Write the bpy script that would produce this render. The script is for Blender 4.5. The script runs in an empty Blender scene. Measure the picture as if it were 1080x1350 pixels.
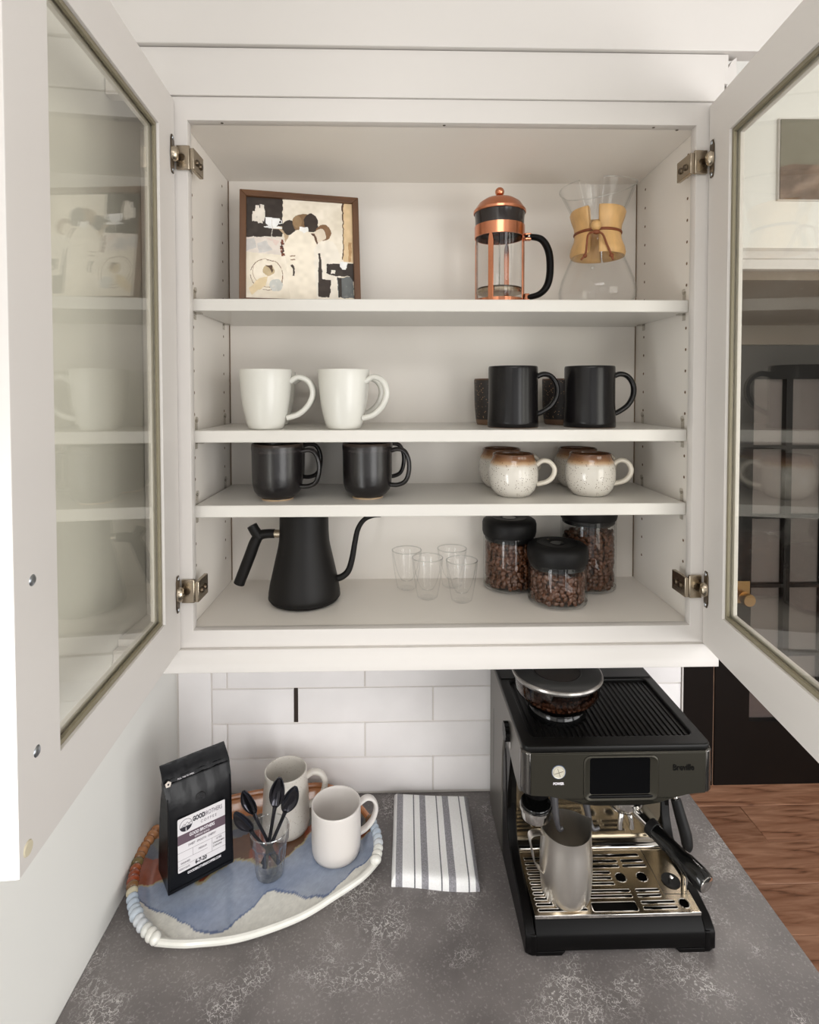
import bpy, bmesh, math, random
import numpy as np
from mathutils import Vector, Matrix
random.seed(4)
PI = math.pi
C = bpy.context.scene.collection
# ---------------------------------------------------------------- camera, light, exposure
# frame: x right, y into the wall, z up; cabinet face at y=0, bottom of its opening at z=0
cam_d = bpy.data.cameras.new('camera'); cam = bpy.data.objects.new('camera', cam_d); C.objects.link(cam)
yaw, pit, rol = .0237, .0278, -.0009
fw = Vector((math.sin(yaw)*math.cos(pit), math.cos(yaw)*math.cos(pit), -math.sin(pit)))
rt = Vector((math.cos(yaw), -math.sin(yaw), 0)); up = rt.cross(fw)
r2 = rt*math.cos(rol)+up*math.sin(rol); u2 = -rt*math.sin(rol)+up*math.cos(rol)
M = Matrix((r2, u2, -fw)).transposed().to_4x4(); M.translation = (-.0821, -.9459, .4098)
cam.matrix_world = M
cam_d.sensor_fit = 'HORIZONTAL'; cam_d.sensor_width = 36; cam_d.lens = 731.44/1080*36
cam_d.shift_y = -(675-535.4)/1080; cam_d.clip_start = .02
bpy.context.scene.camera = cam
w = bpy.data.worlds.new('world'); bpy.context.scene.world = w; w.use_nodes = True
w.node_tree.nodes['Background'].inputs[0].default_value = (.96, .98, 1, 1)
w.node_tree.nodes['Background'].inputs[1].default_value = .26
def area(name, loc, target, sx, sy, power, col):
    l = bpy.data.lights.new(name, 'AREA'); l.shape = 'RECTANGLE'; l.size = sx; l.size_y = sy; l.energy = power; l.color = col
    o = bpy.data.objects.new(name, l); C.objects.link(o); o.location = loc
    o.rotation_euler = (Vector(target)-Vector(loc)).to_track_quat('-Z', 'Y').to_euler(); return o
area('window_light', (-.556, -.68, -.10), (5, -.2, -.4), .40, .62, 6.5, (.97, .99, 1))
area('window_light', (1.5, -2.4, .05), (-.25, .15, -.1), 1.5, 1.8, 48, (1, .99, .98))
area('window_light', (.1, -3.1, .15), (0, .1, .1), 1.1, 1.5, 7, (1, .99, .98))
area('overhead_fill', (-.1, -1.7, 1.32), (-.1, -1.2, -1), .9, .7, 13, (1, .98, .97))  # overhead fill added to brighten the counter and mugs
area('window_light', (2.3, -.95, .10), (-.5, .05, -.15), 1.2, 1.4, 20, (1, .99, .98))
area('hall_fill', (1.2, .95, .70), (1.2, .95, -1), .9, .5, 44, (1, .95, .9))  # unseen fill added to brighten the passage and its floor
vs = bpy.context.scene.view_settings
vs.view_transform = 'Standard'; vs.look = 'None'; vs.gamma = 1; vs.exposure = -.08; vs.use_curve_mapping = False
bpy.context.scene.cycles.transparent_max_bounces = 32   # stacked glass walls stay clear

# ---------------------------------------------------------------- materials
def lin(r, g, b):
    f = lambda c: (c/255/12.92 if c/255 <= .04045 else ((c/255+.055)/1.055)**2.4)
    return (f(r), f(g), f(b), 1)
def nodes(name):
    m = bpy.data.materials.new(name); m.use_nodes = True; n = m.node_tree.nodes; l = m.node_tree.links
    return m, n, l, n['Principled BSDF']
def mat(name, col, rough=.5, metal=0, noise=None, bump=None, spec=.5, coat=0, var=0, stretch=None, coatr=.1):
    m, n, l, b = nodes(name)
    b.inputs['Base Color'].default_value = col; b.inputs['Roughness'].default_value = rough
    b.inputs['Metallic'].default_value = metal; b.inputs['Specular IOR Level'].default_value = spec
    b.inputs['Coat Weight'].default_value = coat; b.inputs['Coat Roughness'].default_value = coatr
    if noise or bump or var:
        tc = n.new('ShaderNodeTexCoord'); t = n.new('ShaderNodeTexNoise'); t.inputs['Scale'].default_value = noise or 40
        t.inputs['Detail'].default_value = 5
        if stretch:
            mp = n.new('ShaderNodeMapping'); mp.inputs['Scale'].default_value = stretch
            l.new(tc.outputs['Object'], mp.inputs[0]); l.new(mp.outputs[0], t.inputs['Vector'])
        else: l.new(tc.outputs['Object'], t.inputs['Vector'])
        if var:
            r = n.new('ShaderNodeValToRGB'); r.color_ramp.elements[0].position = .3; r.color_ramp.elements[1].position = .7
            r.color_ramp.elements[0].color = tuple(c*(1-var) for c in col[:3])+(1,); r.color_ramp.elements[1].color = tuple(min(1, c*(1+var)) for c in col[:3])+(1,)
            l.new(t.outputs[0], r.inputs[0]); l.new(r.outputs[0], b.inputs['Base Color'])
        if bump:
            bp = n.new('ShaderNodeBump'); bp.inputs['Strength'].default_value = bump; bp.inputs['Distance'].default_value = .001
            l.new(t.outputs[0], bp.inputs['Height']); l.new(bp.outputs[0], b.inputs['Normal'])
    return m
def glass(name, tint=(1, 1, 1), edge=(.8, .85, .82), ior=1.45, gl=1.0):
    m, n, l, b = nodes(name); n.remove(b)
    out = n['Material Output']; tr = n.new('ShaderNodeBsdfTransparent'); g = n.new('ShaderNodeBsdfGlossy'); g.inputs['Roughness'].default_value = .02
    mx = n.new('ShaderNodeMixShader'); f0 = ((ior-1)/(ior+1))**2
    l5 = n.new('ShaderNodeLayerWeight'); l5.inputs[0].default_value = .5   # two-sided Schlick reflectance from the facing angle
    pw = n.new('ShaderNodeMath'); pw.operation = 'POWER'; pw.inputs[1].default_value = 5; l.new(l5.outputs['Facing'], pw.inputs[0])
    fr = n.new('ShaderNodeMath'); fr.operation = 'MULTIPLY_ADD'; fr.inputs[1].default_value = 1-f0; fr.inputs[2].default_value = f0; l.new(pw.outputs[0], fr.inputs[0])
    lw = n.new('ShaderNodeLayerWeight'); lw.inputs[0].default_value = .25; cr = n.new('ShaderNodeValToRGB')
    cr.color_ramp.elements[0].position = .35; cr.color_ramp.elements[0].color = (*tint, 1); cr.color_ramp.elements[1].position = 1; cr.color_ramp.elements[1].color = (*edge, 1)
    l.new(lw.outputs['Facing'], cr.inputs[0]); l.new(cr.outputs[0], tr.inputs[0])
    mu = n.new('ShaderNodeMath'); mu.operation = 'MULTIPLY'; mu.inputs[1].default_value = gl; l.new(fr.outputs[0], mu.inputs[0])
    l.new(mu.outputs[0], mx.inputs[0]); l.new(tr.outputs[0], mx.inputs[1]); l.new(g.outputs[0], mx.inputs[2]); l.new(mx.outputs[0], out.inputs[0])
    return m
def vcol(name, rough=.5, coat=0, bump=0, noise=60):
    m = mat(name, (1, 1, 1, 1), rough, coat=coat, bump=bump, noise=noise); n = m.node_tree.nodes
    a = n.new('ShaderNodeAttribute'); a.attribute_name = 'Col'; m.node_tree.links.new(a.outputs['Color'], n['Principled BSDF'].inputs['Base Color']); return m
def zramp(name, stops, rough=.4, scale=1, speck=None, coat=0, nz=.0, bump=None, spec=.5):
    """colour changes with the object's own height (glaze bands of a pot)"""
    m = mat(name, (1, 1, 1, 1), rough, coat=coat, bump=bump, noise=120, spec=spec); n = m.node_tree.nodes; l = m.node_tree.links
    tc = n.new('ShaderNodeTexCoord'); s = n.new('ShaderNodeSeparateXYZ'); l.new(tc.outputs['Object'], s.inputs[0])
    nt = n.new('ShaderNodeTexNoise'); nt.inputs['Scale'].default_value = 45; l.new(tc.outputs['Object'], nt.inputs['Vector'])
    ma = n.new('ShaderNodeMath'); ma.operation = 'MULTIPLY_ADD'; l.new(nt.outputs[0], ma.inputs[0]); ma.inputs[1].default_value = nz; l.new(s.outputs['Z'], ma.inputs[2])
    mu = n.new('ShaderNodeMath'); mu.operation = 'MULTIPLY'; mu.inputs[1].default_value = scale; l.new(ma.outputs[0], mu.inputs[0])
    r = n.new('ShaderNodeValToRGB'); l.new(mu.outputs[0], r.inputs[0])
    while len(r.color_ramp.elements) < len(stops): r.color_ramp.elements.new(.5)
    for e, (p, c) in zip(r.color_ramp.elements, stops): e.position = p; e.color = c
    o = r.outputs[0]
    if speck:
        v = n.new('ShaderNodeTexVoronoi'); v.inputs['Scale'].default_value = speck[1]; l.new(tc.outputs['Object'], v.inputs['Vector'])
        cr = n.new('ShaderNodeValToRGB'); cr.color_ramp.elements[0].position = speck[2]; cr.color_ramp.elements[0].color = (1, 1, 1, 1); cr.color_ramp.elements[1].position = speck[2]+.03; cr.color_ramp.elements[1].color = (0, 0, 0, 1)
        l.new(v.outputs['Distance'], cr.inputs[0])
        n2 = n.new('ShaderNodeTexNoise'); n2.inputs['Scale'].default_value = 48; l.new(tc.outputs['Object'], n2.inputs['Vector'])
        c2 = n.new('ShaderNodeValToRGB'); c2.color_ramp.elements[0].position = .44; c2.color_ramp.elements[1].position = .50; l.new(n2.outputs[0], c2.inputs[0])
        mm = n.new('ShaderNodeMath'); mm.operation = 'MULTIPLY'; l.new(cr.outputs[0], mm.inputs[0]); l.new(c2.outputs[0], mm.inputs[1])
        mx = n.new('ShaderNodeMix'); mx.data_type = 'RGBA'; l.new(mm.outputs[0], mx.inputs['Factor']); l.new(o, mx.inputs['A']); mx.inputs['B'].default_value = speck[0]; o = mx.outputs['Result']
    l.new(o, n['Principled BSDF'].inputs['Base Color']); return m

paint = mat('white_cabinet_paint', lin(213, 208, 203), .42, noise=90, bump=.03)
melam = mat('white_melamine', lin(232, 226, 218), .35)
wallpaint = mat('cream_wall_paint', lin(233, 232, 227), .8, noise=150, bump=.1)
ceilp = mat('ceiling_paint', lin(232, 230, 226), .85)
gasket = mat('olive_gasket', lin(128, 120, 98), .45)
nickel = mat('nickel', lin(176, 164, 146), .27, 1)
nickel_d = mat('dark_nickel', lin(92, 80, 66), .35, 1)
screwm = mat('zinc_screw', lin(170, 175, 180), .3, 1)
pane_m = glass('door_glass', (.97, .965, .93), (.88, .87, .80), 1.5, 1.35)
clearm = glass('clear_glass', (1, 1, 1), (.86, .875, .87), 1.45, .6)
clip_m = glass('clear_plastic', (.9, .89, .87), (.5, .48, .46), 1.45, 1)
grout = mat('white_grout', lin(226, 220, 214), .9, noise=200, bump=.2)
blackpl = mat('black_plastic', lin(11, 10, 10), .34, noise=300, bump=.05, spec=.12)
blackgl = mat('gloss_black', lin(10, 10, 10), .12)
blackrb = mat('black_rubber', lin(19, 18, 18), .5, spec=.22)
blackmt = mat('matte_black_steel', lin(20, 18, 17), .5, noise=300, bump=.05, spec=.25)
truffle = mat('dark_truffle_metal', lin(62, 59, 51), .34, .6, noise=200, bump=.02)
truffle2 = mat('truffle_top', lin(18, 17, 16), .4, 0, spec=.22)
chrome = mat('chrome', lin(215, 212, 208), .1, 1)
steel = mat('brushed_steel', lin(224, 219, 212), .33, 1, noise=30, bump=.12, stretch=(1, 1, 60))
steelp = mat('tray_steel', lin(186, 172, 150), .22, 1, noise=9, bump=.02, var=.12)
copper = mat('copper', lin(214, 142, 108), .2, 1)
walnut = mat('walnut', lin(98, 66, 42), .45, noise=60, var=.35, stretch=(1, 1, .12))
walnut_h = mat('walnut_horizontal', lin(98, 66, 42), .45, noise=60, var=.35, stretch=(.12, 1, 1))
maple = mat('maple', lin(206, 164, 108), .45, noise=55, var=.16, stretch=(1, 1, .3))
leather = mat('leather', lin(120, 62, 28), .6)
white_cer = mat('white_ceramic', lin(214, 212, 204), .25, spec=.5)
cream_cer = mat('cream_ceramic', lin(222, 215, 203), .35)
black_cer = mat('black_satin_ceramic', lin(18, 16, 17), .25, noise=120, bump=.05, spec=.32)
doorblk = mat('black_door_paint', lin(15, 12, 11), .45, spec=.3)
brass = mat('brass', lin(196, 160, 112), .3, .9)
backing_m = mat('dim_room_grey', lin(108, 100, 106), .7, noise=4, var=.05)  # flat grey put in for the dimness behind the door panes
darkvoid = mat('dark_void', lin(12, 11, 10), .6)

# ---------------------------------------------------------------- mesh helpers
class G:
    def __init__(s): s.v = []; s.f = []
    def add(s, vs, fs):
        o = len(s.v); s.v += [tuple(v) for v in vs]; s.f += [tuple(i+o for i in f) for f in fs]; return s
    def box(s, x0, x1, y0, y1, z0, z1):
        return s.add([(x, y, z) for z in (z0, z1) for y in (y0, y1) for x in (x0, x1)], [(0, 2, 3, 1), (4, 5, 7, 6), (0, 1, 5, 4), (2, 6, 7, 3), (0, 4, 6, 2), (1, 3, 7, 5)])
    def lathe(s, prof, seg=40, cx=0, cy=0, sx=1, sy=1, closed=False):
        n = len(prof); vs = []; idx = []
        for r, z in prof:
            if r < 1e-7: idx.append([len(vs)]*seg); vs.append((cx, cy, z))
            else:
                idx.append([len(vs)+k for k in range(seg)])
                vs += [(cx+r*sx*math.cos(2*PI*k/seg), cy+r*sy*math.sin(2*PI*k/seg), z) for k in range(seg)]
        fs = []
        pairs = [(i, i+1) for i in range(n-1)] + ([(n-1, 0)] if closed else [])
        for a, b in pairs:
            for k in range(seg):
                q = [idx[a][k], idx[a][(k+1) % seg], idx[b][(k+1) % seg], idx[b][k]]
                u = []
                for t in q:
                    if t not in u: u.append(t)
                if len(u) > 2: fs.append(u)
        return s.add(vs, fs)
    def tube(s, pts, r, seg=10, caps=True, flat=1, side=None, smooth=0):
        pts = [Vector(p) for p in pts]
        if smooth: pts, r = catmull(pts, smooth, r)
        n = len(pts); R = list(r) if hasattr(r, '__len__') else [r]*n
        T = [(pts[min(i+1, n-1)]-pts[max(i-1, 0)]).normalized() for i in range(n)]
        nrm = Vector(side) if side else (Vector((0, 0, 1)) if abs(T[0].z) < .9 else Vector((1, 0, 0)))
        vs = []
        for i in range(n):
            nrm = (nrm-T[i]*nrm.dot(T[i])).normalized(); b = T[i].cross(nrm)
            for k in range(seg):
                a = 2*PI*k/seg; vs.append(pts[i]+nrm*math.cos(a)*R[i]+b*math.sin(a)*R[i]*flat)
        fs = [(i*seg+k, i*seg+(k+1) % seg, (i+1)*seg+(k+1) % seg, (i+1)*seg+k) for i in range(n-1) for k in range(seg)]
        if caps: fs += [tuple(range(seg))[::-1], tuple((n-1)*seg+k for k in range(seg))]
        return s.add(vs, fs)
    def prism(s, poly, a, b, axis='z'):
        n = len(poly)
        def P(p, h): return {'z': (p[0], p[1], h), 'y': (p[0], h, p[1]), 'x': (h, p[0], p[1])}[axis]
        return s.add([P(p, a) for p in poly]+[P(p, b) for p in poly], [tuple(range(n))[::-1], tuple(range(n, 2*n))]+[(i, (i+1) % n, n+(i+1) % n, n+i) for i in range(n)])
    def sphere(s, c, r, seg=16, rings=8, sc=(1, 1, 1)):
        g = G().lathe([(r*math.sin(PI*i/rings) if 0 < i < rings else 0, -r*math.cos(PI*i/rings)) for i in range(rings+1)], seg)
        return s.add([(c[0]+v[0]*sc[0], c[1]+v[1]*sc[1], c[2]+v[2]*sc[2]) for v in g.v], g.f)
    def xf(s, m): s.v = [tuple(m @ Vector(v)) for v in s.v]; return s
def catmull(P, sub, r=None):
    out = []; ro = []; n = len(P); rl = list(r) if hasattr(r, '__len__') else [r or 0]*n
    for i in range(n-1):
        p0, p1, p2, p3 = P[max(i-1, 0)], P[i], P[i+1], P[min(i+2, n-1)]
        for k in range(sub):
            t = k/sub
            out.append(.5*((2*p1)+(p2-p0)*t+(2*p0-5*p1+4*p2-p3)*t*t+(3*p1-p0-3*p2+p3)*t**3)); ro.append(rl[i]*(1-t)+rl[i+1]*t)
    out.append(P[-1]); ro.append(rl[-1]); return out, ro
def link(o, parent):
    C.objects.link(o)
    if parent: o.parent = parent
    return o
def obj(name, g, m, parent=None, bevel=0, angle=35, flat=False, seg=2):
    me = bpy.data.meshes.new(name)
    if isinstance(g, G):
        me.from_pydata(g.v, [], g.f)
        b = bmesh.new(); b.from_mesh(me); bmesh.ops.recalc_face_normals(b, faces=b.faces); b.to_mesh(me); b.free()
    else: me = g; me.name = name
    me.materials.clear(); me.materials.append(m)
    if not flat and len(me.polygons):
        me.polygons.foreach_set('use_smooth', [True]*len(me.polygons)); me.set_sharp_from_angle(angle=math.radians(angle))
    o = bpy.data.objects.new(name, me); link(o, parent)
    if bevel:
        bv = o.modifiers.new('bevel', 'BEVEL'); bv.width = bevel; bv.segments = seg; bv.limit_method = 'ANGLE'; bv.angle_limit = math.radians(40)
        bv.harden_normals = False
    return o
def plate(outlines, thick, bevel=0, mtx=None):
    """flat plate with holes: outlines[0] outer, the rest holes, thickness centred on z=0"""
    cu = bpy.data.curves.new('c', 'CURVE'); cu.dimensions = '2D'; cu.fill_mode = 'BOTH'; cu.extrude = thick/2-bevel; cu.bevel_depth = bevel; cu.bevel_resolution = 1
    cu.offset = -bevel
    for ol in outlines:
        sp = cu.splines.new('POLY'); sp.points.add(len(ol)-1); sp.use_cyclic_u = True
        for p, q in zip(sp.points, ol): p.co = (q[0], q[1], 0, 1)
    o = bpy.data.objects.new('c', cu); me = bpy.data.meshes.new_from_object(o)
    bpy.data.objects.remove(o); bpy.data.curves.remove(cu)
    if mtx: me.transform(mtx)
    return me
def rrect(x0, x1, y0, y1, r, n=4):
    out = []
    for cx, cy, a0 in ((x1-r, y1-r, 0), (x0+r, y1-r, 90), (x0+r, y0+r, 180), (x1-r, y0+r, 270)):
        out += [(cx+r*math.cos(math.radians(a0+90*k/n)), cy+r*math.sin(math.radians(a0+90*k/n))) for k in range(n+1)]
    return out
def circ(cx, cy, r, n=20, sy=1): return [(cx+r*math.cos(2*PI*k/n), cy+r*sy*math.sin(2*PI*k/n)) for k in range(n)]
def text(name, s, size, m, parent, mtx, ext=.0002, sx=1, shear=0, align='CENTER', label=None, bold=0):
    cu = bpy.data.curves.new('t', 'FONT'); cu.body = s; cu.size = size; cu.extrude = ext; cu.align_x = align; cu.align_y = 'CENTER'; cu.shear = shear; cu.offset = bold; cu.resolution_u = 3
    o = bpy.data.objects.new('t', cu); me = bpy.data.meshes.new_from_object(o); bpy.data.objects.remove(o); bpy.data.curves.remove(cu)
    me.transform(mtx @ Matrix.Diagonal((sx, 1, 1, 1)))
    t = obj(name, me, m, parent, flat=True)
    if label: t['label'] = label
    return t
XZ = Matrix(((1, 0, 0, 0), (0, 0, -1, 0), (0, 1, 0, 0), (0, 0, 0, 1)))      # plate lying in xz, facing -y
def T(x, y, z): return Matrix.Translation((x, y, z))
def thing(name, label, cat, loc=(0, 0, 0), rz=0, group=None):
    o = bpy.data.objects.new(name, None); C.objects.link(o); o.location = loc; o.rotation_euler = (0, 0, rz); o.empty_display_size = .02
    return tag(o, label, cat, group)
def tag(o, label, cat, group=None):
    o['label'] = label; o['category'] = cat
    if group: o['group'] = group
    return o
def struct(o): o['kind'] = 'structure'; return o
def dup(root, loc, rz=None, label=None):
    def cp(o, p):
        c = o.copy(); C.objects.link(c); c.parent = p
        for ch in o.children: cp(ch, c)
        return c
    r = cp(root, None); r.location = loc
    if rz is not None: r.rotation_euler = (0, 0, rz)
    if label: r['label'] = label
    return r

ZC = -.4795; FL = ZC-.92; WY = .2588
# ---------------------------------------------------------------- the room
wb = struct(obj('wall_back', G().box(-.70, .555, WY+.0035, WY+.12, FL, 1.34), grout))
sk = obj('wall_skin', G().box(.553, .556, WY-.002, WY+.121, ZC, 1.3), paint, wb)
tile_m = mat('white_glazed_tile', lin(247, 243, 242), .22, noise=14, bump=.35, var=.025)
def tile_mesh(w_, h_):
    g = G().box(0, w_, -.008, 0, 0, h_); me = bpy.data.meshes.new('tile'); me.from_pydata(g.v, [], g.f)
    b = bmesh.new(); b.from_mesh(me); bmesh.ops.recalc_face_normals(b, faces=b.faces)
    bmesh.ops.bevel(b, geom=[e for e in b.edges if all(v.co.y < -.004 for v in e.verts)], offset=.0026, segments=2, profile=.6, affect='EDGES')
    b.to_mesh(me); b.free(); me.materials.append(tile_m)
    me.polygons.foreach_set('use_smooth', [True]*len(me.polygons)); me.set_sharp_from_angle(angle=math.radians(50)); return me
cache = {}
def tile(x0, x1, z0, z1):
    k = (round(x1-x0, 4), round(z1-z0, 4))
    if k not in cache: cache[k] = tile_mesh(*k)
    o = bpy.data.objects.new('tile', cache[k]); C.objects.link(o); o.parent = wb
    o.location = (x0, WY+.008+random.uniform(-.0008, 0), z0); o.rotation_euler = (random.uniform(-.004, .004), 0, random.uniform(-.002, .002))
g_ = .0013; H = .0782
for r in range(6):
    z0 = -.4770+r*H; z1 = z0+H
    js = [-.4870, -.3038, -.0021, .2990, .5530] if r % 2 == 0 else [-.4870, -.4536, -.1524, .1485, .4505, .5530]
    for a, b in zip(js, js[1:]):
        aa = a+g_; bb = b-g_
        if r == 2 and abs(a+.3038) < 1e-6: aa = a+.0045
        if r == 2 and abs(b+.3038) < 1e-6: bb = b-.0045
        tile(aa, bb, z0+g_, z1-g_)
for z0 in (-.4770, -.175): tile(-.5585, -.4870-g_, z0+g_, z0+.302-g_)
obj('gap_strip', G().box(-.3082, -.2994, WY+.003, WY+.012, -.477+2*H+.001, -.477+3*H-.001), mat('dark_gap', lin(58, 48, 42), .5, .3), wb)['label'] = 'narrow dark slot between two tiles'
struct(obj('wall_left', G().box(-.70, -.5635, -2.6, WY+.008, FL, 1.34), wallpaint))
struct(obj('ceiling', G().box(-.9, 2.6, -2.6, 1.6, 1.34, 1.40), ceilp))
# floor planks
fl = struct(obj('floor', G().box(-.9, 2.6, -2.6, 1.75, FL-.03, FL-.012), darkvoid))
oak = mat('oak_plank', lin(150, 92, 60), .42, noise=6, var=.0, bump=.1)
def wood_floor():
    m, n, l, b = nodes('brown_oak'); b.inputs['Roughness'].default_value = .38
    tc = n.new('ShaderNodeTexCoord'); mp = n.new('ShaderNodeMapping'); mp.inputs['Scale'].default_value = (1.2, 9, 1); l.new(tc.outputs['Object'], mp.inputs[0])
    oi = n.new('ShaderNodeObjectInfo'); ad = n.new('ShaderNodeVectorMath'); l.new(mp.outputs[0], ad.inputs[0]); l.new(oi.outputs['Location'], ad.inputs[1])
    nz = n.new('ShaderNodeTexNoise'); nz.inputs['Scale'].default_value = 3.2; nz.inputs['Detail'].default_value = 8; nz.inputs['Distortion'].default_value = 1.6; l.new(ad.outputs[0], nz.inputs['Vector'])
    r = n.new('ShaderNodeValToRGB'); r.color_ramp.elements[0].position = .28; r.color_ramp.elements[0].color = lin(108, 72, 54); r.color_ramp.elements[1].position = .7; r.color_ramp.elements[1].color = lin(206, 156, 126)
    e = r.color_ramp.elements.new(.42); e.color = lin(168, 118, 90)
    l.new(nz.outputs[0], r.inputs[0])
    hs = n.new('ShaderNodeHueSaturation'); l.new(r.outputs[0], hs.inputs['Color']); mr = n.new('ShaderNodeMapRange'); mr.inputs['To Min'].default_value = .75; mr.inputs['To Max'].default_value = 1.15; l.new(oi.outputs['Random'], mr.inputs[0]); l.new(mr.outputs[0], hs.inputs['Value'])
    l.new(hs.outputs[0], b.inputs['Base Color'])
    bp = n.new('ShaderNodeBump'); bp.inputs['Strength'].default_value = .25; bp.inputs['Distance'].default_value = .002; l.new(nz.outputs[0], bp.inputs['Height']); l.new(bp.outputs[0], b.inputs['Normal']); return m
oakm = wood_floor(); PW = .191
pme = {}
for i in range(-8, 2):
    y0 = 1.39+i*PW; cuts = [-.6, {0: 1.11, -1: 1.41, -2: .78, -3: 1.62}.get(i, random.uniform(.3, 2)), 2.6]
    if i in (0, 1): cuts = [-.6, .9+i*.4, 2.6]
    for a, b in zip(cuts, cuts[1:]):
        g = G().box(0, b-a-.0018, 0, PW-.0018, -.012, 0); o = obj('plank', g, oakm, fl, bevel=.0012, seg=1); o.location = (a, y0, FL)
# header over the passage, with its moulding, and the far wall with black glazed doors
hd = struct(obj('wall_header', G().box(.556, 2.6, .50, .62, .724, 1.34), wallpaint))
obj('moulding', G().prism([(.50, .724), (.478, .724), (.478, .748), (.488, .754), (.488, .772), (.5, .784)], .60, 2.6, 'x'), paint, hd)
struct(obj('trim_1', G().box(.556, 2.6, .50, 1.513, .700, .7235), mat('soffit_paint', lin(112, 98, 82), .6)))
struct(obj('wall_right', G().box(2.45, 2.6, -.5, 1.6, FL, 1.34), wallpaint))
fwl = struct(obj('wall_far', G().box(-.6, 2.6, 1.56, 1.66, FL, .73), wallpaint))
pm = thing('two_tone_panel', 'small grey and brown panel high on the wall behind the right glass door', 'picture', (0, 0, 0))  # flat panel, mottled grey above and brown below
obj('panel_border', G().box(.914, 1.16, .492, .4995, .905, 1.117), paint, pm)
def mottled(name, a, b_, sc=5):
    m, n, l, b = nodes(name); tc = n.new('ShaderNodeTexCoord'); nz = n.new('ShaderNodeTexNoise'); nz.inputs['Scale'].default_value = sc; nz.inputs['Distortion'].default_value = 2
    r = n.new('ShaderNodeValToRGB'); r.color_ramp.elements[0].position = .35; r.color_ramp.elements[0].color = a; r.color_ramp.elements[1].position = .7; r.color_ramp.elements[1].color = b_
    l.new(tc.outputs['Object'], nz.inputs[0]); l.new(nz.outputs[0], r.inputs[0]); l.new(r.outputs[0], b.inputs['Base Color']); b.inputs['Roughness'].default_value = .5; return m
obj('upper_field', G().box(.917, 1.157, .489, .492, .990, 1.113), mottled('olive_grey_mottle', lin(112, 108, 92), lin(124, 121, 106)), pm)
obj('brown_field', G().prism([(.917, .908), (1.157, .908), (1.157, .988), (1.06, .995), (1.0, .996), (.95, .998), (.917, .990)], .488, .492, 'y'), mottled('brown_mottle', lin(96, 76, 62), lin(138, 116, 100), 9), pm)

def french_leaf(x0, wid, knob, panes_x, n):
    d = struct(bpy.data.objects.new('door_%d' % n, None)); C.objects.link(d); d.location = (x0, 1.513, FL)
    d['label'] = ['', 'right black glazed door leaf with brass knob beyond the counter end', 'left black glazed door leaf hidden mostly behind the espresso machine'][n]
    hgt = 2.012; rows = [(.288+.316*k+.008, .288+.316*(k+1)-.008) for k in range(5)]
    ol = [[(0, 0), (wid, 0), (wid, hgt), (0, hgt)]]
    for a, b in panes_x:
        for z0, z1 in rows: ol.append([(a, z0), (b, z0), (b, z1), (a, z1)])
    obj('leaf_frame', plate(ol, .040, .002, T(0, .02, 0) @ XZ), doorblk, d)
    for a, b in panes_x:
        for z0, z1 in rows: obj('pane', G().box(a-.001, b+.001, .017, .021, z0-.001, z1+.001), pane_m, d)
    obj('pane_backing', G().box(panes_x[0][0]-.01, panes_x[-1][1]+.01, .030, .036, .27, 1.89), backing_m, d)  # added backing panel, coloured like the dim room behind the glass
    if knob:
        k = obj('knob', G().lathe([(0, 0), (.010, 0), (.010, .022), (.026, .024), (.0275, .03), (.0275, .058), (.026, .062), (0, .062)], 28).xf(T(.112, -.004, .878) @ Matrix.Rotation(PI/2, 4, 'X')), brass, d)
        obj('backplate', G().box(.070, .150, -.006, .0, .845, .945), brass, d, bevel=.001)
    return d
french_leaf(1.369, .86, True, [(.160, .308), (.338, .486), (.516, .664)], 1)
french_leaf(.49, .872, False, [(.196, .344), (.374, .522), (.552, .700)], 2)
fr = struct(obj('trim_2', G().box(.42, 2.30, 1.50, 1.545, FL+2.014, FL+2.10), mat('tan_head_casing', lin(96, 84, 70), .6)))
struct(obj('gap_light_strip', G().box(1.362, 1.3692, 1.522, 1.53, FL, FL+2.01), mat('painted_gap_light', lin(196, 160, 136), .6)))  # pale strip paints the bright line of light in the door gap

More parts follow.
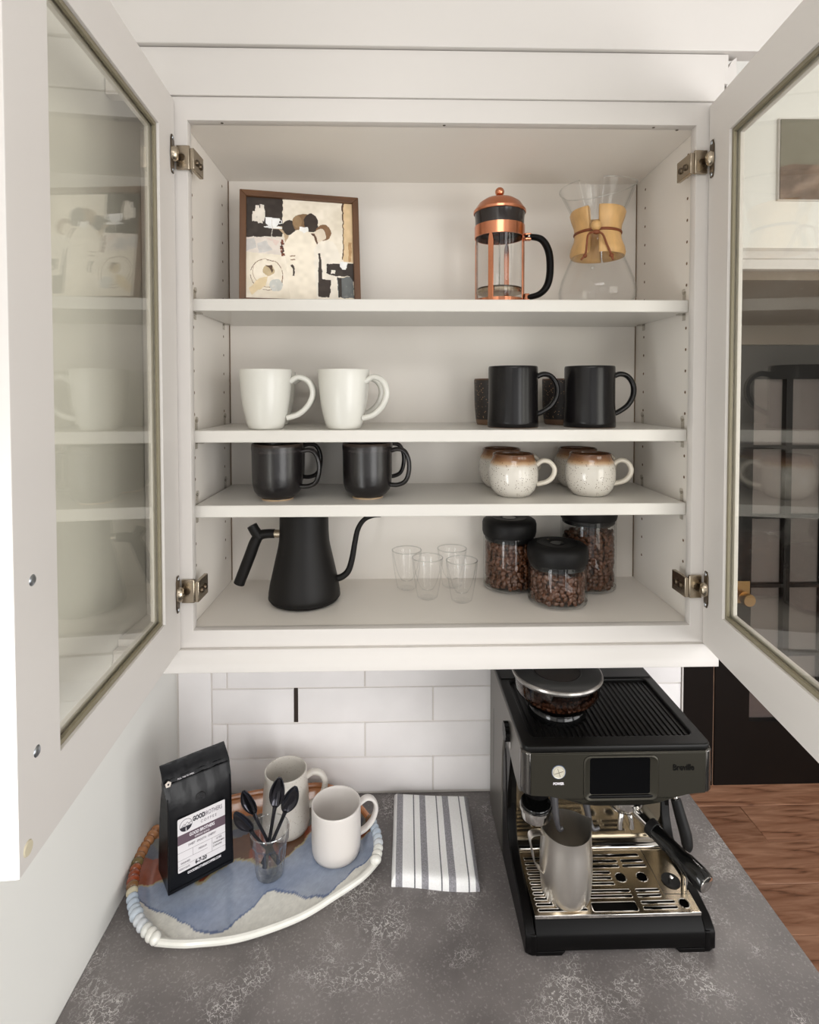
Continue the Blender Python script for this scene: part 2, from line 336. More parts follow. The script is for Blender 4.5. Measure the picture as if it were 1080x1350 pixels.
# ---------------------------------------------------------------- worktop and base unit
def stone():
    m, n, l, b = nodes('grey_stone'); b.inputs['Roughness'].default_value = .42
    tc = n.new('ShaderNodeTexCoord')
    n1 = n.new('ShaderNodeTexNoise'); n1.inputs['Scale'].default_value = 7; n1.inputs['Detail'].default_value = 8
    l.new(tc.outputs['Object'], n1.inputs['Vector'])
    base = n.new('ShaderNodeValToRGB'); base.color_ramp.elements[0].position = .3; base.color_ramp.elements[0].color = lin(92, 87, 86); base.color_ramp.elements[1].position = .7; base.color_ramp.elements[1].color = lin(126, 120, 118)
    l.new(n1.outputs[0], base.inputs[0])
    # distorted fine veins, gathered in patches
    n2 = n.new('ShaderNodeTexNoise'); n2.inputs['Scale'].default_value = 48; n2.inputs['Detail'].default_value = 5; l.new(tc.outputs['Object'], n2.inputs['Vector'])
    mm = n.new('ShaderNodeMix'); mm.data_type = 'VECTOR'; mm.inputs['Factor'].default_value = .085; l.new(tc.outputs['Object'], mm.inputs['A']); l.new(n2.outputs['Color'], mm.inputs['B'])
    v = n.new('ShaderNodeTexVoronoi'); v.feature = 'DISTANCE_TO_EDGE'; v.inputs['Scale'].default_value = 58; l.new(mm.outputs['Result'], v.inputs['Vector'])
    vr = n.new('ShaderNodeValToRGB'); vr.color_ramp.elements[0].position = 0; vr.color_ramp.elements[0].color = (1, 1, 1, 1); vr.color_ramp.elements[1].position = .06; vr.color_ramp.elements[1].color = (0, 0, 0, 1); l.new(v.outputs[0], vr.inputs[0])
    n3 = n.new('ShaderNodeTexNoise'); n3.inputs['Scale'].default_value = 11; n3.inputs['Detail'].default_value = 5; l.new(tc.outputs['Object'], n3.inputs['Vector'])
    pr = n.new('ShaderNodeValToRGB'); pr.color_ramp.elements[0].position = .52; pr.color_ramp.elements[1].position = .66; l.new(n3.outputs[0], pr.inputs[0])
    mu = n.new('ShaderNodeMath'); mu.operation = 'MULTIPLY'; l.new(vr.outputs[0], mu.inputs[0]); l.new(pr.outputs[0], mu.inputs[1])
    n4 = n.new('ShaderNodeTexNoise'); n4.inputs['Scale'].default_value = 260; n4.inputs['Detail'].default_value = 2; l.new(tc.outputs['Object'], n4.inputs['Vector'])
    sr = n.new('ShaderNodeValToRGB'); sr.color_ramp.elements[0].position = .56; sr.color_ramp.elements[1].position = .76; sr.color_ramp.elements[1].color = (.22, .22, .22, 1); l.new(n4.outputs[0], sr.inputs[0])
    ad = n.new('ShaderNodeMath'); ad.use_clamp = True; l.new(mu.outputs[0], ad.inputs[0]); l.new(sr.outputs[0], ad.inputs[1])
    mx = n.new('ShaderNodeMix'); mx.data_type = 'RGBA'; l.new(ad.outputs[0], mx.inputs['Factor']); l.new(base.outputs[0], mx.inputs['A']); mx.inputs['B'].default_value = lin(212, 207, 204)
    l.new(mx.outputs['Result'], b.inputs['Base Color']); bp = n.new('ShaderNodeBump'); bp.inputs['Strength'].default_value = .12; bp.inputs['Distance'].default_value = .001; l.new(n4.outputs[0], bp.inputs['Height']); l.new(bp.outputs[0], b.inputs['Normal'])
    return m
tag(obj('worktop', G().box(-.563, .563, -.40, WY, ZC-.03, ZC), stone(), bevel=.0015), 'dark grey veined stone worktop running from left wall under the espresso machine', 'worktop')
bc = thing('base_cabinet', 'base cabinet carrying the grey worktop, seen only below its right edge', 'cabinet', (0, 0, FL))
obj('body', G().box(-.56, .545, -.36, .255, 0, .8895), paint, bc)
obj('plinth', G().box(-.56, .53, -.32, .25, 0, .001), doorblk, bc)

# ---------------------------------------------------------------- wall cabinet
wc = thing('wall_cabinet', 'open white wall cabinet with glass doors, four levels of coffee ware inside', 'cabinet', (0, 0, 0))
def fixmesh(me): return me
W2 = .43; HO = .861
ol = [[(-.468, -.030), (.468, -.030), (.468, .8995), (-.468, .8995)], [(-W2, 0), (W2, 0), (W2, HO), (-W2, HO)]]
obj('face_frame', plate(ol, .0180, .0006, T(0, .009, 0) @ XZ), paint, wc)
obj('side_panel', G().box(-.458, -.440, .018, WY-.003, -.018, .874), melam, wc)
obj('side_panel', G().box(.440, .458, .018, WY-.003, -.018, .874), melam, wc)
obj('bottom_panel', G().box(-.4395, .4395, .018, WY-.003, -.018, -.001), melam, wc)
obj('top_panel', G().prism([(.018, .8612), (WY-.003, .8557), (WY-.003, .874), (.018, .874)], -.4395, .4395, 'x'), mat('melamine_lightened', lin(238, 232, 224), .4), wc)  # melamine copy made lighter to offset the shade on the cabinet ceiling
obj('back_panel', G().box(-.4393, .4393, WY-.0028, WY-.0005, -.001, .856), melam, wc)
seam = mat('seam_brown', lin(120, 98, 74), .8)
for s in (-1, 1):   # raw board edges show as thin brown joints
    obj('joint_strip', G().box(s*.4388-.0008, s*.4388+.0008, WY-.0042, WY-.0026, 0, .855), seam, wc)
obj('light_rail', G().prism([(-.008, -.030), (.010, -.030), (.010, -.068), (-.012, -.068), (-.012, -.052), (-.008, -.046)], -.562, .475, 'x'), paint, wc, bevel=.0008)
obj('under_panel', G().box(-.562, .475, .0101, .26, -.030, -.0185), paint, wc)
obj('frieze_board', G().box(-.562, .475, -.004, .018, .9, .978), paint, wc, bevel=.0006)
obj('upper_frieze_board', G().box(-.562, .62, -.012, .018, .9795, 1.335), paint, wc, bevel=.0015)
obj('side_filler', G().box(-.562, -.4685, .120, .138, -.029, .8995), paint, wc)
obj('outer_side', G().box(-.4682, -.4582, .0182, WY-.002, -.029, .8995), paint, wc)
obj('frieze_return', G().box(.4752, .482, -.002, .05, .93, .979), paint, wc)
obj('frieze_return', G().prism([(.483, .90), (.50, .90), (.50, .978), (.492, .972), (.483, .955)], .004, .25, 'y'), paint, wc)
obj('outer_side', G().box(.458, .470, .0182, WY-.002, -.029, .8995), paint, wc)
# rows of shelf-pin holes as small recess discs
hole = mat('pin_hole', lin(112, 88, 62), .8)
for s in (-1, 1):
    for y in (.045, .215):
        for k in range(21):
            z = .06+k*.0385
            if any(abs(z-q) < .02 for q in (.56, .33, .195)): continue
            obj('pin_hole', G().lathe([(0, 0), (.0028, 0)], 10).xf(T(s*.4397, y, z) @ Matrix.Rotation(-s*PI/2, 4, 'Y')), hole, wc)
for x, y in ((-.375, .009), (.0, .009), (.36, .009), (.405, .0175)): obj('screw_hole', G().lathe([(0, 0), (.0026, 0)], 10).xf(T(x, y, HO-.0004) @ Matrix.Rotation(PI, 4, 'X')), nickel_d, wc)
shelf_m = mat('white_shelf', lin(216, 212, 205), .3)
for zt, th in ((.570, .0215), (.3405, .0215), (.2085, .0215)):
    obj('shelf', G().box(-.4365, .4365, .030, WY-.004, zt-th, zt), shelf_m, wc, bevel=.0015)
    for s in (-1, 1):
        for y in (.05, .214):
            g = G().lathe([(0, 0), (.0052, 0), (.0052, .0022), (0, .0022)], 14).xf(T(s*.4385, y, zt+.018) @ Matrix.Rotation(-s*PI/2, 4, 'Y'))
            g.box(s*.4385-.001, s*.4385+.001, y-.0045, y+.0045, zt-.034, zt+.018); g.box(min(s*.4385, s*.426), max(s*.4385, s*.426), y-.005, y+.005, zt-th-.0032, zt-th-.0004)
            g.prism([(.0, 0), (.010, 0), (0, -.012)], y-.001, y+.001, 'y') if False else None
            obj('shelf_clip', g, clip_m, wc, bevel=.0005)
# doors ---------------------------------------------------------
def cab_door(s, ang):
    d = bpy.data.objects.new('cabinet_door', None); C.objects.link(d); d.parent = wc; d.empty_display_size = .05
    DW, DH, ST = .4484, .9205, .0713
    # local: x = along width from the hinge, y = outward thickness (0 inner face), z up; for the right door mirrored
    dirv = Vector((-s*math.cos(ang), -math.sin(ang), 0)); nrm = Vector((-s*math.sin(ang), math.cos(ang), 0))   # nrm = inner side
    m = Matrix((dirv, -nrm, Vector((0, 0, 1)))).transposed().to_4x4(); m.translation = (s*.4499, -.004, -.029)
    flip = m.to_3x3().determinant() < 0
    def put(name, g, mt, par=None, **k):
        if isinstance(g, G): g.xf(m)
        else:
            g.transform(m)
            if flip: g.flip_normals()
        return obj(name, g, mt, par or wc, **k)
    ol = [[(0, 0), (DW, 0), (DW, DH), (0, DH)], [(ST, ST), (DW-ST, ST), (DW-ST, DH-ST), (ST, DH-ST)]]
    fr = put('door_frame', plate(ol, .0195, .0012, T(0, .00975, 0) @ XZ), paint)
    bpy.data.objects.remove(d)
    def ring(a, b, y0, y1):
        return plate([[(ST-b, ST-b), (DW-ST+b, ST-b), (DW-ST+b, DH-ST+b), (ST-b, DH-ST+b)], [(ST+a, ST+a), (DW-ST-a, ST+a), (DW-ST-a, DH-ST-a), (ST+a, DH-ST-a)]], y1-y0, .0004, T(0, (y0+y1)/2, 0) @ XZ)
    put('gasket', ring(.006, -.0002, .004, .0085), gasket, fr)
    put('glass_stop', ring(.0095, -.0002, .0125, .0185), paint, fr)
    put('glass_pane', G().box(ST, DW-ST, .0095, .0120, ST, DH-ST), pane_m, fr)
    for z in (.0985, .8265):
        g = G().prism([(.010, z-.031), (.018, z-.031), (.022, z-.022), (.022, z+.022), (.018, z+.031), (.010, z+.031), (.007, z+.022), (.007, z-.022)], -.0022, -.0002, 'y')
        put('hinge_cup_plate', g, nickel_d, fr, bevel=.0006)
        g = G().lathe([(0, -.0085), (.009, -.0085), (.0125, -.005), (.0125, 0)], 20).xf(T(.016, -.002, z) @ Matrix.Rotation(PI/2, 4, 'X') @ Matrix.Diagonal((.7, 1, -1, 1)))
        put('hinge_cup', g, nickel, fr, angle=50)
        for dz in (-.026, .026): put('hinge_screw', G().lathe([(0, .0012), (.0028, .0010), (.0034, 0)], 10).xf(T(.0145, -.0022, z+dz) @ Matrix.Rotation(PI/2, 4, 'X')), screwm, fr)
    # hinge arms clipped round the stile
    for z in (.0985-.029, .8265-.029):
        x0 = s*.4470; x1 = s*.4250
        g = G().box(min(x0, x1), max(x0, x1), -.0060, -.0003, z-.0200, z+.0200)
        h = obj('hinge_arm', g, nickel, wc, bevel=.0015)
        x2 = s*.4180
        obj('hinge_clip', G().box(min(x1, x2), max(x1, x2), -.0045, .042, z-.0190, z+.0160), nickel, h, bevel=.0012)
        for yy in (.012, .028): obj('hinge_boss', G().lathe([(0, .003), (.0045, .003), (.006, 0)], 12).xf(T(x2, yy, z-.003) @ Matrix.Rotation(-s*PI/2, 4, 'Y')), nickel_d, h)
        obj('hinge_knuckle', G().box(min(s*.4425, s*.4525), max(s*.4425, s*.4525), -.018, -.0055, z-.008, z+.008), nickel_d, h, bevel=.001)
        obj('hinge_boss', G().lathe([(0, .002), (.005, .002), (.0065, 0)], 14).xf(T(s*.438, -.0055, z) @ Matrix.Rotation(PI/2, 4, 'X')), nickel_d, h)
    if s < 0:
        for x, z in ((DW-.028, .262), (DW-.030, .098)):
            put('door_screw', G().lathe([(0, .0016), (.003, .0016), (.0052, .0004), (.0055, 0)], 18).xf(T(x, 0, z) @ Matrix.Rotation(PI/2, 4, 'X')), screwm, fr)
        put('bumper_pad', G().lathe([(0, .0012), (.0062, .0012), (.007, 0)], 20).xf(T(DW-.0125, 0, .0185) @ Matrix.Rotation(PI/2, 4, 'X')), mat('tan_felt', lin(200, 190, 165), .8), fr)
cab_door(-1, 1.5059); cab_door(1, 1.4555)

# ---------------------------------------------------------------- cups and mugs
def mug_body(R0, R1, h, foot=None, t=.0035, belly=None, seg=48):
    """outer radius R0 at the bottom, R1 at the rim"""
    prof = belly or [(R0-.004, 0), (R0, .004)]+[(R0+(R1-R0)*k/6, .004+(h-.006)*k/6) for k in range(1, 7)]
    out = [(0, prof[0][1])]+prof
    rim = prof[-1]; out += [(rim[0]-t*.25, h), (rim[0]-t*.75, h), (rim[0]-t, h-.002)]
    inner = [(max(r-t, .004), max(z, .006)) for r, z in prof[::-1][1:]]
    inner = [p for p in inner if p[1] > .0065 or p[0] < .9*prof[0][0]]
    out += inner+[(max(prof[0][0]-t-.003, .004), .006), (0, .006)]
    return G().lathe(out, seg)
def handle(pts, r, flat=1.4, seg=10, R=None):
    return G().tube([(p[0], 0, p[1]) for p in pts], R or r, seg, True, flat, side=(0, 0, 1), smooth=5)
S1, S2, S3 = .570, .3405, .2085
# white tapered mugs, second level
prof = [(.028, 0), (.031, .002), (.0345, .012), (.039, .03), (.0425, .05), (.0455, .078), (.047, .105)]
def white_mug():
    t = thing('white_mug', 'front white mug nearest the cabinet left side, on the second shelf down', 'mug', group='white mugs on the second shelf')
    obj('body', mug_body(0, 0, .1075, belly=prof, t=.003), white_cer, t, angle=60)
    obj('handle', handle([(.0445, .086), (.060, .094), (.078, .086), (.0855, .066), (.078, .044), (.060, .027), (.0385, .020)], .0052, 1.25), white_cer, t, angle=60)
    return t
m = white_mug(); m.location = (-.3195, .070, S2); m.rotation_euler = (0, 0, -.05)
dup(m, (-.178, .070, S2), -.38, 'front white mug standing second from the cabinet left side')
dup(m, (-.334, .190, S2), -.05, 'white mug hidden behind the leftmost white mug')
dup(m, (-.195, .190, S2), -.25, 'white mug hidden behind the second white mug, only its handle ring showing')
# tall black mugs
bp_ = [(.0455, 0), (.0475, .002), (.0475, .012), (.0462, .05), (.0462, .11), (.0458, .1135)]
t = thing('black_mug', 'tall straight satin black mug, front row, left one of two on the second shelf', 'mug', group='tall black mugs')
obj('body', mug_body(0, 0, .115, belly=bp_), black_cer, t, angle=60)
obj('handle', handle([(.044, .095), (.058, .1005), (.073, .096), (.0835, .080), (.0835, .060), (.074, .042), (.058, .030), (.044, .024)], .0050, 1.3), black_cer, t, angle=60)
obj('foot_ring', G().lathe([(.0452, -.0003), (.0466, .0), (.0466, .0016), (.0452, .0018)], 48), mat('raw_brown_clay', lin(104, 82, 66), .8), t)
t.location = (.139, .102, S2)
dup(t, (.284, .098, S2), 0, 'tall straight satin black mug nearest the cabinet right side')
# speckled dark tumblers behind them
tum_m = zramp('speckled_black_glaze', [(0, lin(120, 92, 70)), (.11, lin(120, 92, 70)), (.125, lin(38, 33, 31)), (.965, lin(44, 38, 36)), (.985, lin(96, 66, 44))], .5, 1/.093, (lin(190, 150, 112), 230, .18), nz=0)
t = thing('speckled_tumbler', 'dark speckled handleless tumbler with brown base behind the left tall black mug', 'tumbler', group='speckled tumblers')
obj('body', mug_body(0, 0, .0935, belly=[(.032, 0), (.034, .003), (.0355, .012), (.038, .04), (.039, .09)]), tum_m, t, angle=60); t.location = (.117, .190, S2)
dup(t, (.258, .190, S2), 0, 'dark speckled handleless tumbler with brown base between the two tall black mugs')
# dark glazed mugs, third level
dk = zramp('black_metallic_glaze', [(0, lin(196, 168, 134)), (.03, lin(196, 168, 134)), (.04, lin(24, 21, 21)), (.84, lin(26, 23, 23)), (.88, lin(44, 39, 39)), (.93, lin(24, 21, 21)), (1, lin(60, 48, 40))], .27, 1/.104, (lin(48, 44, 44), 900, .2), nz=.002, bump=.25)
t = thing('dark_glazed_mug', 'round-bottomed dark mottled mug, front row, nearest the cabinet left side', 'mug', group='dark glazed mugs')
obj('body', mug_body(0, 0, .104, belly=[(.029, 0), (.029, .004), (.036, .008), (.0425, .016), (.0455, .028), (.0465, .05), (.0468, .088), (.0476, .096), (.047, .1025)]), dk, t, angle=60)
obj('handle', handle([(.044, .088), (.058, .0915), (.071, .087), (.0785, .070), (.0785, .048), (.072, .031), (.058, .024), (.043, .024)], .0043, 1.5), dk, t, angle=60)
t.location = (-.304, .092, S3); t.rotation_euler = (0, 0, -.12)
dup(t, (-.137, .104, S3), -.12, 'round-bottomed dark mottled mug, front row, second from the left on the third level')
dup(t, (-.318, .200, S3), .02, 'dark mottled mug hidden behind the leftmost dark glazed mug')
dup(t, (-.146, .204, S3), .02, 'dark mottled mug hidden behind the second dark glazed mug')
# speckled round cups
cp = zramp('speckled_cream_glaze', [(0, lin(216, 211, 202)), (.76, lin(214, 208, 198)), (.84, lin(186, 154, 120)), (.90, lin(136, 96, 64)), (1, lin(100, 66, 44))], .16, 1/.081, (lin(92, 72, 54), 260, .20), nz=.006, coat=.3)
t = thing('speckled_cup', 'round cream speckled cup with brown rim, front row, beneath the left tall black mug', 'cup', group='round cream speckled cups')
obj('body', mug_body(0, 0, .081, belly=[(.028, 0), (.033, .003), (.0415, .013), (.0462, .028), (.0475, .042), (.0462, .056), (.042, .068), (.0392, .076), (.0394, .0795)]), cp, t, angle=60)
obj('handle', handle([(.0445, .058), (.056, .066), (.070, .064), (.0795, .052), (.078, .038), (.066, .026), (.045, .021)], .0048, 1.3), mat('cream_glaze', lin(218, 210, 196), .2), t, angle=60)
t.location = (.1425, .113, S3)
dup(t, (.293, .116, S3), 0, 'round cream speckled cup with brown rim nearest the cabinet right side')
dup(t, (.138, .2095, S3), .0, 'cream speckled cup half hidden behind the left front speckled cup')
dup(t, (.299, .2095, S3), .0, 'cream speckled cup half hidden behind the right front speckled cup')

# ---------------------------------------------------------------- kettle
t = thing('gooseneck_kettle', 'matte black gooseneck kettle on the cabinet floor at left', 'kettle', (-.263, .139, 0))
obj('body', G().lathe([(0, 0), (.060, 0), (.066, .003), (.0693, .010), (.0690, .018), (.0665, .034), (.0585, .070), (.0505, .106), (.0485, .118), (.0475, .135), (.047, .168), (.0465, .1715), (.045, .172), (.0440, .170), (.0440, .160), (0, .160)], 64), blackmt, t)
obj('base_seam', G().lathe([(.0686, .0075), (.0696, .0082), (.0696, .0098), (.0686, .0105)], 64), blackrb, t)
ld = obj('lid', G().lathe([(.043, .1605), (.0432, .164), (.041, .1655), (0, .1655)], 48), blackrb, t); obj('lid_knob', G().lathe([(.008, .1655), (.010, .172), (.011, .1795), (0, .1805)], 24), blackmt, ld)
obj('spout', G().tube([(.060, 0, .040), (.074, 0, .0445), (.086, 0, .056), (.0935, 0, .080), (.099, 0, .112), (.105, 0, .138), (.1165, 0, .156), (.133, 0, .164), (.150, 0, .166)], [.0068, .0066, .0062, .0058, .0054, .0051, .0048, .0045, .0043], 14, smooth=5), blackmt, t)
obj('collar', G().tube([(-.046, 0, .130), (-.060, 0, .1305)], .0078, 20), nickel, t)['label'] = 'bright metal collar'
g = G().tube([(-.058, 0, .1305), (-.075, 0, .130), (-.088, 0, .126), (-.097, 0, .112), (-.106, 0, .088), (-.128, 0, .032)], [.0088, .0090, .0098, .0110, .0112, .0108], 18, smooth=5)
g.tube([(-.086, 0, .122), (-.096, 0, .136), (-.102, 0, .147)], [.0105, .0102, .0098], 18, smooth=4)
obj('handle', g, blackmt, t)

# ---------------------------------------------------------------- double wall glasses
gp = [(0, 0), (.016, 0), (.020, .003), (.0235, .02), (.0275, .045), (.0305, .070), (.0308, .079), (.0302, .0805), (.0292, .0795), (.0285, .070), (.0245, .05), (.0185, .030), (.012, .018), (0, .0145)]
rim_m = glass('glass_rim', (.96, .965, .96), (.74, .76, .75), 2.0, 1.5)
t = thing('double_wall_glass', 'small clear double walled glass, back left of the cluster of four', 'glass', group='small clear espresso glasses')
bd = obj('glass_wall', G().lathe(gp, 40), clearm, t, angle=70)
obj('rim', G().lathe([(.0301+.0011*math.cos(a*PI/3), .0797+.0011*math.sin(a*PI/3)) for a in range(6)], 40, closed=True), rim_m, t)
obj('base_disc', G().lathe([(0, .0002), (.0155, .0002), (.0155, .0018), (0, .0018)], 30), clearm, t)
t.location = (-.061, .196, 0)
dup(t, (-.021, .143, 0), 1, 'small clear double walled glass, front left of the cluster of four')
dup(t, (.034, .205, 0), 2, 'small clear double walled glass, back right of the cluster of four')
dup(t, (.045, .124, 0), 3, 'small clear double walled glass, front right, beside the low bean canister')

# ---------------------------------------------------------------- bean canisters
bean_m = mat('roasted_bean', lin(84, 52, 34), .25, noise=60, var=.35)
def bean_base():
    g = G().sphere((0, 0, 0), 1, 8, 6); v = []
    for x, y, z in g.v:      # axis: x long, y across, z dome; flat side with a crease
        X, Y, Z = z*1.0, y*.76, x*.62
        if Z > 0: Z *= .35
        if Z >= 0 and abs(Y) < .1: Z -= .12
        v.append((X, Y, Z))
    return np.array(v), g.f
BV, BF = bean_base()
def beans(name, places, label, loc):
    vs = []; fs = []
    for p, q, s in places:
        R = np.array(q.to_matrix()); o = len(vs); vs += [tuple(a) for a in (BV*s) @ R.T+np.array(p)]; fs += [tuple(i+o for i in f) for f in BF]
    g = G(); g.v = vs; g.f = fs; o = obj(name, g, bean_m, None, angle=80); o.location = loc
    tag(o, label, 'coffee beans'); o['kind'] = 'stuff'; return o
def fill(R, z0, z1, rng, tilt=0, s=.0066, rings=2):
    from mathutils import Quaternion, Euler
    P = []; z = z0+s*.5
    while z < z1:
        for ring in range(rings):
            r = R-s*.55-ring*s*.95; n = int(2*PI*r/(s*1.75))
            for k in range(n):
                a = 2*PI*(k+rng.random()*.6)/n; zz = z+rng.uniform(-.3, .3)*s
                if zz > z1+tilt*math.cos(a)-s*.2: continue
                e = Euler((rng.uniform(0, 6.28), rng.uniform(-.5, .5), 0)).to_quaternion(); out = Vector((math.cos(a), math.sin(a), 0)).to_track_quat('Z', 'Y')
                P.append(((r*math.cos(a), r*math.sin(a), zz), out @ Euler((rng.uniform(-.5, .5)+(PI if rng.random() < .6 else 0), rng.uniform(-.5, .5), rng.uniform(0, 6.28))).to_quaternion(), s*rng.uniform(.88, 1.08)))
        z += s*1.12
    n = int((R/s)**2*1.5)
    for k in range(n):
        r = (R-s)*math.sqrt(rng.random()); a = rng.uniform(0, 6.28)
        P.append(((r*math.cos(a), r*math.sin(a), z1+tilt*math.cos(a)*r/R+rng.uniform(-.5, .5)*s), Euler((rng.uniform(-.7, .7)+(PI if rng.random() < .5 else 0), rng.uniform(-.7, .7), rng.uniform(0, 6.28))).to_quaternion(), s*rng.uniform(.88, 1.08)))
    return P
core_m = mat('bean_core', lin(48, 30, 20), .7)
def canister(x, y, R, h, fillh, label, blabel, seed, tilt=0):
    t = thing('bean_canister', label, 'canister', (x, y, 0), group='glass bean canisters with black lids')
    hb = h-.040
    obj('glass_jar', G().lathe([(0, .0008), (R-.006, .0008), (R-.001, .004), (R, .010), (R, hb), (R-.002, hb+.006), (R-.004, hb+.006), (R-.0032, hb), (R-.0032, .012), (R-.006, .0065), (0, .0062)], 56), clearm, t, angle=70)
    obj('base_rim', G().lathe([(R-.005, .0004), (R+.0003, .003), (R+.0004, .0062), (R-.001, .0075), (R-.004, .004)], 56), rim_m, t)
    l_ = obj('lid', G().lathe([(R-.0045, hb-.006), (R-.003, hb-.004), (R-.003, hb+.003), (R+.0002, hb+.004), (R+.0022, hb+.012), (R+.0024, h-.012), (R+.0005, h-.006), (R-.005, h-.002), (R*.72, h), (R*.71, h-.0012), (R*.69, h-.0012), (R*.68, h-.0002), (.020, h-.0006), (.018, h-.0022), (0, h-.0022)], 56), blackrb, t, angle=50)
    obj('lid_gasket', G().lathe([(R-.0035, hb-.009), (R-.0028, hb-.007), (R-.0028, hb-.002), (R-.006, hb-.002)], 48), clearm, l_)
    obj('lid_button', G().lathe([(0, h-.0018), (.0135, h-.0018), (.0140, h-.001), (0, h-.0010)], 28), blackgl, l_)
    a = .7; obj('lid_dot', G().lathe([(0, h+.0004), (.0022, h+.0004), (.0024, h-.001)], 12, R*.45*math.cos(a+1.4), R*.45*math.sin(a+1.4)), nickel_d, l_)
    rng = random.Random(seed); P = fill(R-.0042, .0075, fillh, rng, tilt)
    b = beans('coffee_beans', P, blabel, (x, y, 0))
    c_ = obj('bean_heap', G().lathe([(0, .008), (R-.0125, .008), (R-.0125, fillh-.006-abs(tilt)), (0, fillh-.005-abs(tilt)*.5)], 30), core_m, b); c_['kind'] = 'stuff'
    return t
canister(.1535, .202, .0535, .146, .098, 'medium height bean canister with black lid, left of the three canisters', 'roasted coffee beans filling the left, medium height canister', 1)
canister(.2315, .120, .0560, .1145, .058, 'lowest and widest bean canister with black lid, standing in front', 'roasted coffee beans filling the lowest front canister', 2)
canister(.3195, .200, .0560, .180, .118, 'tallest bean canister with black lid, at the right side', 'roasted coffee beans filling the tallest right canister', 3, .012)

# ---------------------------------------------------------------- framed painting
PS = .230
t = thing('framed_painting', 'square painting in a walnut frame leaning on the back of the top shelf', 'painting', (-.2665, .1415, S1+.0005))
t.rotation_euler = (math.radians(-10), 0, math.atan2(.045, .226))
fwid = .0125
def miter(a, b, c_, d): return G().prism([a, b, c_, d], -.016, 0, 'y')
h2 = PS/2
for nm, q, mt in (('frame_rail', [(-h2, 0), (h2, 0), (h2-fwid, fwid), (-h2+fwid, fwid)], walnut_h), ('frame_rail', [(-h2, PS), (h2, PS), (h2-fwid, PS-fwid), (-h2+fwid, PS-fwid)], walnut_h),
                  ('frame_stile', [(-h2, 0), (-h2+fwid, fwid), (-h2+fwid, PS-fwid), (-h2, PS)], walnut), ('frame_stile', [(h2, 0), (h2-fwid, fwid), (h2-fwid, PS-fwid), (h2, PS)], walnut)):
    obj(nm, miter(*q), mt, t, bevel=.0012)
